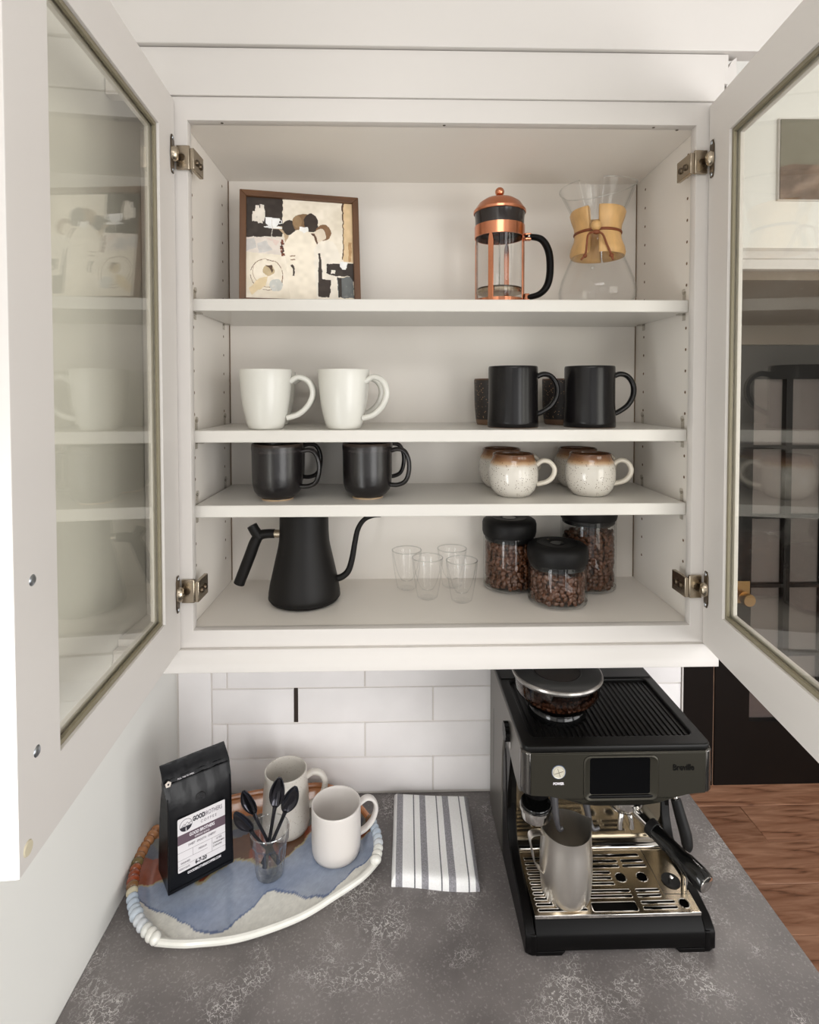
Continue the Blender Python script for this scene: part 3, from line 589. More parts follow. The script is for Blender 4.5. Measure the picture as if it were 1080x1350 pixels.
def paint_canvas(N=230):
    rng = np.random.RandomState(3)
    def nz(s, seed):      # smooth value noise
        r = np.random.RandomState(seed); k = r.rand(s+2, s+2); x = np.linspace(0, s, N); i = np.minimum(x.astype(int), s-1); f = x-i; f = f*f*(3-2*f)
        a = k[i][:, i]*(1-f)[None, :]+k[i][:, i+1]*f[None, :]; b = k[i+1][:, i]*(1-f)[None, :]+k[i+1][:, i+1]*f[None, :]
        return a*(1-f)[:, None]+b*f[:, None]
    U, V = np.meshgrid((np.arange(N)+.5)/N, (np.arange(N)+.5)/N)
    dU = U+(nz(30, 1)-.5)*.012; dV = V+(nz(30, 2)-.5)*.012
    img = np.ones((N, N, 3))*np.array([236, 226, 208]); img += ((nz(7, 5)-.5)*22+(nz(30, 6)-.5)*12)[:, :, None]*np.array([1, 1.05, 1.2])
    def poly(P, c, amt=1, tex=0, seed=9):
        m_ = np.zeros((N, N), bool); n = len(P)
        for i in range(n):
            x1, y1 = P[i]; x2, y2 = P[(i+1) % n]
            if y1 == y2: continue
            m_ ^= ((y1 > dV) != (y2 > dV)) & (dU < (x2-x1)*(dV-y1)/(y2-y1)+x1)
        a = m_*amt
        if tex: a = a*np.clip((nz(40, seed)*1.4+.9-tex), 0, 1)
        col = np.array(c)+((nz(24, seed)-.5)*16)[:, :, None]
        img[:] = img*(1-a[:, :, None])+col*a[:, :, None]
    def ell(cx, cy, rx, ry, c, a0=0, ring=0, **k):
        P = [(cx+rx*math.cos(t_)*math.cos(a0)-ry*math.sin(t_)*math.sin(a0), cy+rx*math.cos(t_)*math.sin(a0)+ry*math.sin(t_)*math.cos(a0)) for t_ in np.linspace(0, 2*PI, 25)[:-1]]
        if ring:
            P2 = [(cx+(x-cx)*(1-ring), cy+(y-cy)*(1-ring)) for x, y in P]
            for i in range(24):
                if (i*7) % 5: poly([P[i], P[(i+1) % 24], P2[(i+1) % 24], P2[i]], c, **k)
        else: poly(P, c, **k)
    DK = (52, 43, 37)
    poly([(0, 0), (.335, 0), (.335, .38), (0, .40)], DK)
    for a, b, c_, d in ((.06, .14, .09, .24), (.085, .08, .12, .24), (.13, .075, .165, .24), (.11, .11, .15, .26)): poly([(a, b), (c_, b), (c_+.005, d), (a, d)], (232, 224, 212), tex=.2, seed=12)
    poly([(.0, .40), (.34, .385), (.36, .56), (0, .55)], (226, 216, 206)); poly([(.0, .42), (.08, .41), (.10, .50), (.0, .54)], (200, 196, 192), tex=.3, seed=14); poly([(.10, .46), (.18, .43), (.24, .52), (.12, .55)], (206, 202, 198), tex=.3, seed=15); poly([(.18, .40), (.30, .42), (.28, .47)], (224, 204, 194))
    poly([(.20, .28), (.33, .28), (.38, .32), (.41, .42), (.36, .46), (.35, .36), (.30, .31), (.2, .30)], (188, 164, 134))
    poly([(.175, .20), (.31, .20), (.29, .27), (.26, .29), (.215, .29), (.185, .26)], (240, 240, 240)); ell(.31, .235, .022, .024, (240, 240, 240), ring=.45); ell(.25, .292, .09, .012, (236, 236, 234))
    poly([(.236, .22), (.242, .22), (.242, .44), (.236, .44)], (214, 208, 200))
    ell(.395, .285, .062, .075, DK)
    ell(.53, .235, .105, .095, (128, 100, 70)); ell(.60, .225, .066, .095, (54, 42, 34)); ell(.47, .22, .045, .06, (150, 122, 88), tex=.2)
    ell(.71, .32, .075, .085, (134, 100, 70), .6); ell(.68, .345, .058, .065, (228, 214, 194), .4); poly([(.60, .33), (.63, .33), (.67, .44), (.65, .45)], (96, 66, 46))
    poly([(.40, .36), (.47, .30), (.56, .30), (.62, .36), (.66, .46), (.64, .95), (.60, 1), (.40, 1), (.36, .60), (.33, .50)], (242, 232, 214)); poly([(.62, .48), (.70, .40), (.80, .40), (.86, .50), (.88, .66), (.85, 1), (.64, 1)], (240, 232, 218))
    poly([(.49, .27), (.57, .27), (.575, .31), (.53, .33), (.49, .31)], (246, 244, 240))
    poly([(.905, 0), (1, 0), (1, .60), (.90, .60)], (226, 198, 156)); poly([(.895, 0), (.912, 0), (.908, .30), (.90, .58), (.888, .58), (.90, .3)], (84, 58, 40)); poly([(.955, .4), (.985, .4), (.975, .60), (.95, .60)], (186, 148, 104), tex=.3)
    poly([(.74, .625), (1, .61), (1, .745), (.80, .745), (.735, .72)], DK)
    poly([(.865, .60), (.94, .60), (.935, .655), (.92, .675), (.885, .675), (.87, .65)], (242, 242, 240)); poly([(.78, .685), (.825, .685), (.82, .725), (.775, .725)], (232, 228, 216))
    poly([(.668, .53), (.685, .53), (.70, .78), (.775, .79), (.775, .88), (.76, .96), (.655, .96)], (56, 45, 38), tex=.05, seed=21)
    poly([(.84, .76), (.985, .745), (1, .96), (.84, .96)], (104, 108, 108), tex=.15, seed=22); poly([(.845, .76), (.875, .76), (.875, .96), (.845, .96)], (50, 42, 36)); poly([(.95, .745), (1, .745), (1, .80)], (50, 42, 36))
    for k in range(26): ell(.315+.03*rng.rand(), .40+.18*rng.rand(), .010, .010, (118, 62, 40) if k % 3 else (60, 34, 26))
    poly([(.405, .66), (.42, .65), (.445, .69), (.44, .76), (.425, .76), (.43, .70)], (58, 44, 34), tex=.2)
    ell(.19, .76, .15, .15, (108, 76, 52), .5, ring=.04, tex=.3, seed=31); ell(.20, .745, .145, .13, (150, 116, 86), .9, ring=.03, tex=.4, seed=32)
    ell(.205, .72, .055, .055, (196, 176, 140), tex=.2); poly([(.17, .67), (.23, .665), (.25, .71), (.235, .75), (.22, .70)], (92, 70, 52), tex=.2); poly([(.03, .90), (.12, .80), (.20, .78), (.18, .86), (.05, .96)], (226, 206, 168), tex=.2); ell(.27, .86, .06, .06, (206, 206, 200), tex=.4)
    for a in (.565, .60): poly([(.40, a), (.45, a-.005), (.45, a+.006), (.40, a+.008)], (128, 96, 64))
    return np.clip(img, 0, 255), N
img, N = paint_canvas()
def color_grid(name, W_, H_, img, m_, parent, place):
    n = img.shape[0]; me = bpy.data.meshes.new(name)
    xs = np.linspace(0, 1, n+1); vs = [place(x, y) for y in xs for x in xs]
    fs = [(j*(n+1)+i, (j+1)*(n+1)+i, (j+1)*(n+1)+i+1, j*(n+1)+i+1) for j in range(n) for i in range(n)]
    me.from_pydata(vs, [], fs); ca = me.color_attributes.new('Col', 'FLOAT_COLOR', 'CORNER')
    c = img.reshape(-1, 3)/255.; c = np.where(c <= .04045, c/12.92, ((c+.055)/1.055)**2.4); c = np.repeat(np.hstack([c, np.ones((len(c), 1))]), 4, axis=0)
    ca.data.foreach_set('color', c.ravel().astype(np.float32)); return obj(name, me, m_, parent, flat=True)
ci = h2-fwid+.001
color_grid('canvas', 0, 0, img, vcol('painted_canvas', .6, bump=.1), t, lambda u, v: (-ci+2*ci*u, -.010, PS-fwid+.001-(PS-2*fwid+.002)*v))
obj('backing', G().box(-ci, ci, -.009, -.002, fwid-.001, PS-fwid+.001), mat('brown_board', lin(120, 96, 70), .8), t)

# ---------------------------------------------------------------- french press
t = thing('french_press', 'copper and glass french press with black handle on the top shelf', 'french press', (.1168, .125, S1), rz=-.12)
R = .0462
obj('beaker', G().lathe([(0, .012), (.040, .012), (.0445, .016), (.0450, .03), (.0450, .172), (.047, .176), (.0458, .1765), (.0436, .172), (.0436, .03), (.041, .0175), (0, .0165)], 48), clearm, t, angle=70)
obj('black_collar', G().lathe([(.0405, .140), (.0440, .142), (.0450, .150), (.0462, .150), (.0466, .168), (.048, .178), (.044, .180), (.040, .178)], 48), mat('smoky_black_plastic', lin(44, 38, 36), .15), t)
obj('copper_band', G().lathe([(.0458, .132), (.0478, .132), (.0478, .154), (.0458, .154)], 48, closed=True), copper, t)
obj('base_ring', G().lathe([(.0458, .006), (.0474, .006), (.0474, .014), (.0458, .014)], 48, closed=True), copper, t)
for a in (-1.98, -.42, 1.2, 2.75):
    g = G(); c_, s_ = math.cos(a), math.sin(a)
    prf = [(-.005, .0), (.005, 0), (.005, .118), (.0035, .128), (.0015, .135), (-.0015, .135), (-.0035, .128), (-.005, .118)]
    g.prism(prf, .0458, .0480, 'x'); g.xf(Matrix.Rotation(a, 4, 'Z')); obj('copper_strut', g, copper, t, bevel=.0004)
    g = G().sphere((.047, 0, .0), .006, 10, 6, (1, 1.2, .45)).xf(Matrix.Rotation(a, 4, 'Z')); g.v = [(x, y, max(z, 0)) for x, y, z in g.v]; obj('foot', g, copper, t)
obj('lid_dome', G().lathe([(.0490, .1785), (.0500, .1795), (.0500, .1835), (.0475, .1865), (.040, .1975), (.030, .2045), (.018, .2085), (.006, .2100), (0, .2100)], 48), copper, t)
obj('lid_knob', G().sphere((0, 0, .2205), .0088, 20, 12).lathe([(.0055, .209), (.0045, .2135)], 16), copper, t)
obj('plunger_rod', G().tube([(0, 0, .032), (0, 0, .2)], .0016, 8), chrome, t)
pl = obj('plunger_screen', G().lathe([(.0, .026), (.042, .026), (.0432, .029), (.042, .0335), (.030, .032), (0, .034)], 48), steelp, t)
obj('screen_coil', G().lathe([(.0415+.0017*math.cos(a_*PI/3), .0345+.0017*math.sin(a_*PI/3)) for a_ in range(6)], 60, closed=True), nickel_d, pl)
g = G().tube([(.048, 0, .1335), (.060, 0, .1335), (.078, 0, .129), (.0895, 0, .114), (.095, 0, .092), (.095, 0, .060), (.089, 0, .038), (.075, 0, .024), (.053, 0, .018)], [.0052, .0056, .0064, .0068, .007, .007, .0068, .0060, .0052], 14, True, 1.35, side=(0, 0, 1), smooth=5)
hd_ = obj('handle', g, blackpl, t)
obj('handle_bracket', G().box(.047, .060, -.0055, .0055, .1265, .1405), copper, hd_, bevel=.002); obj('handle_bracket', G().box(.047, .057, -.005, .005, .009, .026), copper, hd_, bevel=.002)
obj('bracket_screw', G().sphere((.055, -.0058, .1335), .003, 10, 6), chrome, hd_)

# ---------------------------------------------------------------- hourglass pour-over carafe
t = thing('pour_over_carafe', 'hourglass glass coffee carafe with wooden collar and leather tie on the top shelf', 'carafe', (.3085, .130, S1))
prf = [(0, .001), (.050, .001), (.064, .006), (.0715, .018), (.0725, .032), (.068, .052), (.057, .080), (.046, .104), (.0375, .128), (.0345, .142), (.0375, .156), (.046, .176), (.058, .200), (.0705, .226)]
inn = [(r-.0022, z+.001) for r, z in prf[::-1]][:-1]
g = G().lathe(prf+[(.0712, .2275), (.0700, .228)]+inn+[(0, .0035)], 64)
v = []
for x, y, z in g.v:      # pouring channel pressed into the cone at the front left, rim lifted behind it
    a = math.atan2(y, x); d = abs((a+PI*.66+PI) % (2*PI)-PI)
    k = max(0, 1-d/.34)*max(0, min(1, (z-.142)/.03)); k = k*k*(3-2*k)
    sc = 1-.30*k; v.append((x*sc, y*sc, z+(.012*max(0, math.cos(a-.6))*max(0, (z-.19)/.036) if z > .19 else 0)-.006*k*(z > .19)))
g.v = v
gb = obj('glass_body', g, clearm, t, angle=70)
a0 = -PI*.66
g = G(); pts = []
obj('pour_spout', G().tube([(math.cos(a0)*r, math.sin(a0)*r, z) for r, z in ((.030, .148), (.036, .168), (.044, .194), (.054, .219))], [.0075, .0095, .0108, .0118], 20, False, .8), clearm, t, angle=70)
obj('pour_spout_rim', G().tube([(math.cos(a0+q)*(.0715 if abs(q) > .2 else .060), math.sin(a0+q)*(.0715 if abs(q) > .2 else .060), .2275+.012*max(0, math.cos(a0+q-.6))) for q in np.linspace(.3, 2*PI-.3, 60)], .0012, 6), rim_m, t)
obj('glass_button', G().sphere((math.cos(-2.05)*.0605, math.sin(-2.05)*.0605, .066), .0038, 12, 8), rim_m, t)
g = G().lathe([(.0390, .142-.038), (.0440, .142-.043), (.0495, .142-.044), (.0515, .142-.038), (.0495, .142-.028), (.0440, .142-.014), (.0425, .142), (.0440, .142+.014), (.0490, .142+.028), (.0515, .142+.038), (.0495, .142+.043), (.0440, .142+.042), (.0395, .142+.038), (.0360, .142), ], 64, closed=True)
# the collar is two half shells: drop the narrow gap in front of the channel
n = 64; keep = []
for f in g.f:
    cx_ = sum(g.v[i][0] for i in f)/len(f); cy_ = sum(g.v[i][1] for i in f)/len(f); a = math.atan2(cy_, cx_); d = abs((a-a0+PI) % (2*PI)-PI)
    if d > .20 and abs((a-a0) % (2*PI)-PI) > .05: keep.append(f)
g.f = keep
cl = obj('wooden_collar', g, maple, t, angle=60)
ms = cl.modifiers.new('solid', 'SOLIDIFY'); ms.thickness = .001; ms.offset = 0
obj('leather_tie', G().lathe([(.0432+.0022*math.cos(k*PI/4), .142+.0028*math.sin(k*PI/4)) for k in range(8)], 60, closed=True), leather, t)
bx, by = math.cos(a0)*.050, math.sin(a0)*.050
obj('wooden_bead', G().sphere((bx+.004, by-.004, .1455), .0095, 20, 12), maple, t)
def cord(P): return G().tube(P, .0019, 8, smooth=6)
K = (bx+.004, by-.006, .134)
obj('tie_end', cord([K, (bx-.012, by-.010, .128), (bx-.016, by-.012, .108), (bx-.018, by-.012, .092), (bx-.026, by-.012, .080)]), leather, t)
obj('tie_end', cord([K, (bx+.014, by-.010, .128), (bx+.022, by-.010, .110), (bx+.030, by-.010, .092), (bx+.034, by-.010, .081)]), leather, t)
obj('tie_knot', G().sphere((K[0], K[1], K[2]-.001), .0048, 12, 8, (1.5, 1, .9)), leather, t)
obj('tie_knot', G().sphere((bx-.019, by-.012, .0875), .0038, 12, 8, (1.1, 1, 1)), leather, t); obj('tie_knot', G().sphere((bx+.031, by-.010, .0895), .0038, 12, 8, (1.1, 1, 1)), leather, t)

# ---------------------------------------------------------------- folded towel
def towel():
    nx, ny = 60, 30
    def top(u, v):       # u across, v along depth
        x = (-.0925+.1575*u)*(1-v)+(-.0885+.160*u)*v; y = .022*(1-v)+.236*v-.010*u+.003*math.sin(5*u+1)*(1-v)
        e = min(u, 1-u)*.158; f = min(v, 1-v)*.214
        r = .011; h = .019+.0015*math.sin(6*u+2)*math.sin(3*v)+.0012*math.sin(9*v+3*u)
        k = 1
        if e < r: k = min(k, math.sqrt(max(0, 1-((r-e)/r)**2)))
        if f < r: k = min(k, math.sqrt(max(0, 1-((r-f)/r)**2)))
        return (x, y, ZC+.0002+h*(.25+.75*k))
    us = [0, .006, .015, .03, .05]+[.05+.90*k/(nx-10) for k in range(1, nx-9)]+[.97, .985, .994, 1]; us = sorted(set(us))
    vs_ = [0, .005, .012, .025, .045]+[.045+.91*k/20 for k in range(1, 20)]+[.955, .975, .988, .995, 1]
    v = [top(u, w_) for w_ in vs_ for u in us]; n = len(us); g = G(); f = [(j*n+i, j*n+i+1, (j+1)*n+i+1, (j+1)*n+i) for j in range(len(vs_)-1) for i in range(n-1)]
    g.add(v, f); bd = [i for i in range(n)]+[j*n+n-1 for j in range(1, len(vs_))]+[(len(vs_)-1)*n+i for i in range(n-2, -1, -1)]+[j*n for j in range(len(vs_)-2, 0, -1)]
    o = len(g.v); g.v += [(g.v[i][0], g.v[i][1], ZC+.0002) for i in bd]; m_ = len(bd); g.f += [(bd[k], bd[(k+1) % m_], o+(k+1) % m_, o+k) for k in range(m_)]; g.f.append(tuple(range(o, o+m_)))
    return g
def towel_mat():
    m, n, l, b = nodes('striped_cotton'); b.inputs['Roughness'].default_value = .9; b.inputs['Sheen Weight'].default_value = .2
    tc = n.new('ShaderNodeTexCoord'); s = n.new('ShaderNodeSeparateXYZ'); l.new(tc.outputs['Object'], s.inputs[0])
    # across coordinate: left edge slides from -.0925 at y .022 to -.0885 at y .236
    a = n.new('ShaderNodeMath'); a.operation = 'MULTIPLY_ADD'; a.inputs[1].default_value = -.0187; l.new(s.outputs['Y'], a.inputs[0]); l.new(s.outputs['X'], a.inputs[2])
    mr = n.new('ShaderNodeMapRange'); mr.inputs['From Min'].default_value = -.0929; mr.inputs['From Max'].default_value = .0655; l.new(a.outputs[0], mr.inputs[0])
    r = n.new('ShaderNodeValToRGB'); r.color_ramp.interpolation = 'CONSTANT'; W_ = lin(242, 241, 240); Gy = lin(146, 144, 149); D_ = lin(112, 112, 116)
    st = [(0, W_), (.045, Gy), (.125, W_), (.255, D_), (.272, W_), (.340, Gy), (.420, W_), (.560, D_), (.577, W_), (.648, Gy), (.730, W_), (.865, D_), (.880, W_), (.948, Gy)]
    while len(r.color_ramp.elements) < len(st): r.color_ramp.elements.new(.5)
    for e, (p, c) in zip(r.color_ramp.elements, st): e.position = p; e.color = c
    l.new(mr.outputs[0], r.inputs[0])
    nz = n.new('ShaderNodeTexNoise'); nz.inputs['Scale'].default_value = 420; l.new(tc.outputs['Object'], nz.inputs['Vector'])
    mx = n.new('ShaderNodeMix'); mx.data_type = 'RGBA'; mx.blend_type = 'OVERLAY'; mx.inputs['Factor'].default_value = .7; l.new(r.outputs[0], mx.inputs['A']); l.new(nz.outputs[0], mx.inputs['B']); l.new(mx.outputs['Result'], b.inputs['Base Color'])
    bp = n.new('ShaderNodeBump'); bp.inputs['Strength'].default_value = .5; bp.inputs['Distance'].default_value = .0006; l.new(nz.outputs[0], bp.inputs['Height']); l.new(bp.outputs[0], b.inputs['Normal']); return m
tag(obj('folded_towel', towel(), towel_mat(), angle=80), 'folded white towel with grey stripes on the worktop left of the espresso machine', 'towel')

# ---------------------------------------------------------------- pottery platter
front = [(-.462, -.0890), (-.430, -.0925), (-.3955, -.0925), (-.327, -.0845), (-.245, -.0545), (-.187, -.0150), (-.145, .018), (-.1215, .048)]
back = [(-.553, .128), (-.520, .165), (-.470, .196), (-.420, .214), (-.364, .228), (-.300, .237), (-.2415, .242), (-.180, .205), (-.136, .145)]
left = [(-.462, -.0890), (-.498, -.062), (-.530, -.020), (-.550, .030), (-.5585, .080), (-.553, .128)]
right = [(-.1215, .048), (-.1175, .075), (-.1215, .108), (-.136, .145)]
def resample(P, n):
    Q, _ = catmull([Vector((*p, 0)) for p in P], 12); d = [0]
    for a, b in zip(Q, Q[1:]): d.append(d[-1]+(b-a).length)
    out = []; j = 0
    for k in range(n+1):
        s = d[-1]*k/n
        while j < len(d)-2 and d[j+1] < s: j += 1
        t_ = (s-d[j])/max(1e-9, d[j+1]-d[j]); out.append(Q[j].lerp(Q[j+1], t_))
    return out
NU, NV = 150, 96
F = resample(front, NU); B = resample(back, NU); L_ = resample(left, NV); R_ = resample(right, NV)
F = F; us = [k/NU for k in range(NU+1)]
def coons(i, j):
    u = i/NU; v_ = j/NV
    return (F[i]*(1-v_)+B[i]*v_)+(L_[j]*(1-u)+R_[j]*u)-(F[0]*(1-u)*(1-v_)+F[NU]*u*(1-v_)+B[0]*(1-u)*v_+B[NU]*u*v_)
from mathutils import noise as mn
TH = .0070
def platter_h(p, i, j):
    dF = min((p-F[k]).length for k in range(max(0, i-12), min(NU, i+12)+1)); dB = min((p-B[k]).length for k in range(max(0, i-12), min(NU, i+12)+1))
    dL = min((p-L_[k]).length for k in range(max(0, j-12), min(NV, j+12)+1)); dR = min((p-R_[k]).length for k in range(max(0, j-12), min(NV, j+12)+1))
    def rise(d, w, h): t_ = max(0, 1-d/w); return h*t_*t_*(3-2*t_)
    h = max(rise(dF, .026, .017), rise(dB, .030, .026), rise(dL, .030, .022), rise(dR, .028, .022))
    return h
pv = []; pc = []
def gl(u, v_, p):
    """glaze: white front, wavy blue-grey middle, rust, green and brown towards the back left"""
    q = Vector((p.x*14, p.y*14, 0)); n1 = mn.noise(q); n2 = mn.noise(q*2.7); n3 = mn.noise(q*7); n4 = mn.noise(q*30)
    W_ = (226, 224, 216); BL = (130, 144, 172); BD = (100, 114, 148); RU = (140, 74, 52); GR = (112, 112, 104); OR = (190, 124, 76); BR = (104, 70, 48)
    e1 = .20+.085*math.sin(u*15+.4)+.035*n2+.16*max(0, (.16-u)/.16)+.10*max(0, u-.82)   # white/blue edge
    e2 = .56+.05*math.sin(u*21)+.05*n2+.06*math.sin(u*7+2)-.16*max(0, (.2-u)/.2)          # blue/rust edge
    e3 = .74+.05*n2+.03*math.sin(u*17); e4 = .90+.03*n2
    if v_ < e1: c = W_
    elif v_ < e1+.016: c = BD
    elif v_ < e2: c = tuple(a+(b-a)*min(1, max(0, (n1+.35))) for a, b in zip((138, 150, 174), (172, 180, 194)))
    elif v_ < e2+.018: c = (176, 164, 128)
    elif v_ < e3: c = RU if (math.sin(u*30)+n2 > -.1) else BR
    elif v_ < e4: c = GR if n2 > -.15 else (92, 96, 108)
    else: c = OR
    if u > .97 or u < .015: c = tuple(a*.5+b*.5 for a, b in zip(c, W_))
    if v_ < .05: c = W_
    k = 1+.05*n3+.05*n4; return tuple(min(255, x*k) for x in c)
for j in range(NV+1):
    for i in range(NU+1):
        p = coons(i, j); h = platter_h(p, i, j); pv.append((p.x, p.y, ZC+TH+h)); pc.append(gl(i/NU, j/NV, p))
n = NU+1; pf = [(j*n+i, j*n+i+1, (j+1)*n+i+1, (j+1)*n+i) for j in range(NV) for i in range(NU)]
me = bpy.data.meshes.new('dish'); me.from_pydata(pv, [], pf)
ca = me.color_attributes.new('Col', 'FLOAT_COLOR', 'POINT'); c = np.array(pc)/255.; c = np.where(c <= .04045, c/12.92, ((c+.055)/1.055)**2.4)
ca.data.foreach_set('color', np.hstack([c, np.ones((len(c), 1))]).ravel().astype(np.float32))
pt = thing('pottery_platter', 'handmade ceramic platter with blue, white and rust glaze and beaded ends', 'platter', (-.34, .07, ZC))
me.transform(T(.34, -.07, -ZC))
glz = vcol('platter_glaze', .16, coat=.4, bump=.15, noise=30)
d = obj('dish', me, glz, pt, angle=80); sm = d.modifiers.new('s', 'SOLIDIFY'); sm.thickness = .0065; sm.offset = -1
def ropepts(P, z0, z1): return [(p.x+.34, p.y-.07, z0) for p in P]
wg = mat('white_glaze', lin(228, 226, 218), .18, coat=.3, noise=40, var=.05); orim = mat('rust_orange_glaze', lin(186, 120, 72), .22, coat=.3, noise=40, var=.3)
obj('front_rim', G().tube([(p.x+.34, p.y-.07+.002, TH+.0155) for p in F[::4]+[F[-1]]], .0058, 10), wg, pt)
obj('back_rim', G().tube([(p.x+.34, p.y-.07-.002, TH+.0245) for p in B[::4]+[B[-1]]], .0058, 10), orim, pt)
beadcols = [lin(*c) for c in ((226, 224, 216), (222, 222, 216), (206, 210, 214), (190, 200, 210), (178, 190, 204), (196, 186, 160), (120, 84, 50), (136, 64, 36), (150, 78, 44), (112, 96, 60), (150, 104, 66), (164, 110, 70), (176, 120, 76), (182, 126, 82), (190, 134, 90), (186, 128, 84))]
bms = [mat('bead_glaze', c, .18, coat=.4, noise=90, var=.15) for c in beadcols]
def beads(P, cnt, seq, r0):
    Q = [P[int(k*(len(P)-1)/(cnt-1))] for k in range(cnt)]
    for k, q in enumerate(Q):
        a = Q[max(k-1, 0)]; b = Q[min(k+1, cnt-1)]; dr = (b-a).normalized(); ang = math.atan2(dr.y, dr.x)
        g = G().sphere((0, 0, 0), r0*random.uniform(.92, 1.08), 12, 8, (.86, 1.15, .95)).xf(Matrix.Rotation(ang+.35, 4, 'Z'))
        o = obj('rim_bead', g, bms[seq[min(len(seq)-1, int(k*len(seq)/cnt))]], pt, angle=80); o.location = (q.x+.34, q.y-.07, TH+.0235)
beads(L_, 21, [0, 1, 2, 2, 3, 3, 4, 4, 5, 6, 7, 7, 8, 9, 10, 11, 12, 13, 14, 15], .0095)
beads(R_, 9, [0, 1, 2, 3, 4, 4, 3, 6], .0088)
obj('glaze_dot', G().lathe([(0, .0016), (.006, .0014), (.010, 0)], 20, -.121, .052, 1, 1).xf(T(-.005, -.075, TH+.0003)), mat('dark_drip_glaze', lin(92, 88, 72), .25, noise=300, var=.5), pt)

# ---------------------------------------------------------------- mugs on the platter
PZ = ZC+TH+.0004
t = thing('cream_mug', 'speckled cream tapered mug with big loop handle, back of the pottery platter', 'mug', (-.3065, .160, PZ), rz=.10)
spk = zramp('cream_speckle', [(0, lin(212, 206, 197)), (1, lin(215, 209, 200))], .3, 1, (lin(150, 132, 110), 240, .14))
obj('body', mug_body(0, 0, .118, belly=[(.040, 0), (.0450, .003), (.0470, .012), (.0468, .03), (.0450, .07), (.0420, .110), (.0420, .1165)], t=.0032), spk, t, angle=60)
obj('handle', handle([(.041, .100), (.055, .108), (.070, .103), (.078, .086), (.074, .064), (.060, .048), (.043, .040)], .0060, 1.2), spk, t, angle=60)
t = thing('white_cylinder_mug', 'plain off-white straight mug at the right end of the pottery platter', 'mug', (-.1985, .098, PZ), rz=.35)
pinkw = mat('warm_white_ceramic', lin(222, 216, 211), .3)
obj('body', mug_body(0, 0, .094, belly=[(.040, 0), (.0445, .003), (.0462, .010), (.0468, .025), (.0468, .088), (.0470, .0925)], t=.003), pinkw, t, angle=60)
obj('handle', handle([(.045, .080), (.060, .087), (.074, .080), (.080, .062), (.074, .042), (.060, .028), (.044, .022)], .0042, 1.9), pinkw, t, angle=60)

# ---------------------------------------------------------------- cut glass tumbler with spoons
t = thing('cut_glass_tumbler', 'small faceted clear glass holding four black spoons on the platter', 'glass', (-.3145, .050, PZ))
def facet(prof, seg, amp):
    g = G().lathe(prof, seg); g.v = [(x*(1+amp*(1 if int(round(math.atan2(y, x)/(2*PI)*seg)) % 4 < 2 else 0)*(1 if .012 < z < .062 else 0)), y*(1+amp*(1 if int(round(math.atan2(y, x)/(2*PI)*seg)) % 4 < 2 else 0)*(1 if .012 < z < .062 else 0)), z) for x, y, z in g.v]; return g
tumg = glass('cut_glass', (.975, .98, .985), (.72, .74, .77), 1.55, 1.6)
obj('glass_wall', facet([(0, 0), (.022, 0), (.0245, .003), (.0255, .010), (.0270, .018), (.0285, .030), (.0305, .045), (.0320, .060), (.0345, .066), (.0355, .084), (.0350, .0855), (.0335, .084), (.0320, .066), (.029, .055), (.025, .030), (.022, .014), (0, .012)], 40, -.10), tumg, t, angle=18)
obj('rim', G().lathe([(.0346+.0012*math.cos(a*PI/3), .0850+.0012*math.sin(a*PI/3)) for a in range(6)], 40, closed=True), rim_m, t)
obj('base_disc', G().lathe([(0, .0005), (.0225, .0005), (.024, .004), (.022, .009), (0, .010)], 28), rim_m, t)
spoon_m = mat('polished_black_steel', lin(62, 61, 66), .12, .9)
def spoon(label, top, foot, tw, bl=.030, bw=.0165):
    """bowl at the top centre, handle down to foot; tw = direction the hollow faces (xy angle)"""
    top = Vector(top); foot = Vector(foot); ax = (top-foot).normalized(); fd = Vector((math.cos(tw), math.sin(tw), 0)); fd = (fd-ax*fd.dot(ax)).normalized(); sd = ax.cross(fd)
    t = thing('black_spoon', label, 'spoon', foot, group='black spoons in the cut glass tumbler')
    L = (top-foot).length; g = G()
    nu, nv = 16, 10; v = []
    for i in range(nu+1):
        s = i/nu; z = L-bl+2*bl*s; wd = bw*(math.sin(PI*min(1, .04+s*.94))**.62)*(1-.12*s)
        for j in range(nv+1):
            q = -1+2*j/nv; dep = .0075*(1-q*q)*math.sin(PI*s)**.7
            v.append(ax*z+sd*wd*q-fd*(dep-.003*math.sin(PI*s)))
    n_ = nv+1; g.add(v, [(i*n_+j, i*n_+j+1, (i+1)*n_+j+1, (i+1)*n_+j) for i in range(nu) for j in range(nv)])
    b = obj('bowl', g, spoon_m, t, angle=80); m_ = b.modifiers.new('s', 'SOLIDIFY'); m_.thickness = .0012; m_.offset = 0
    hp = [ax*(L-bl+.002)-fd*.0002, ax*(L-bl-.012)+fd*.001, ax*(L*.42), ax*(L*.18), ax*0]
    obj('handle', G().tube(hp, [.0030, .0022, .0021, .0026, .0034], 10, True, 1.5, side=fd, smooth=5), spoon_m, t, angle=80)
B0 = (-.3145, .050, PZ+.014)
def up_(x, y, z): return (x, y, z)
spoon('black spoon standing nearly upright, its hollow bowl highest of the four', (-.3025, .062, -.3300), (-.3220, .042, PZ+.0175), -PI*.5, .026, .0145)
spoon('black spoon leaning right with a bright hollow bowl', (-.2775, .055, -.3385), (-.3270, .052, PZ+.0175), -PI*.45, .026, .0150)
spoon('black spoon leaning left, its bowl behind the leftmost spoon', (-.3560, .066, -.3510), (-.3060, .062, PZ+.0175), -PI*.55, .024, .0145)
spoon('leftmost black spoon leaning over the tumbler rim beside the bag', (-.3570, .032, -.3600), (-.2990, .052, PZ+.0175), -PI*.55, .025, .0155)

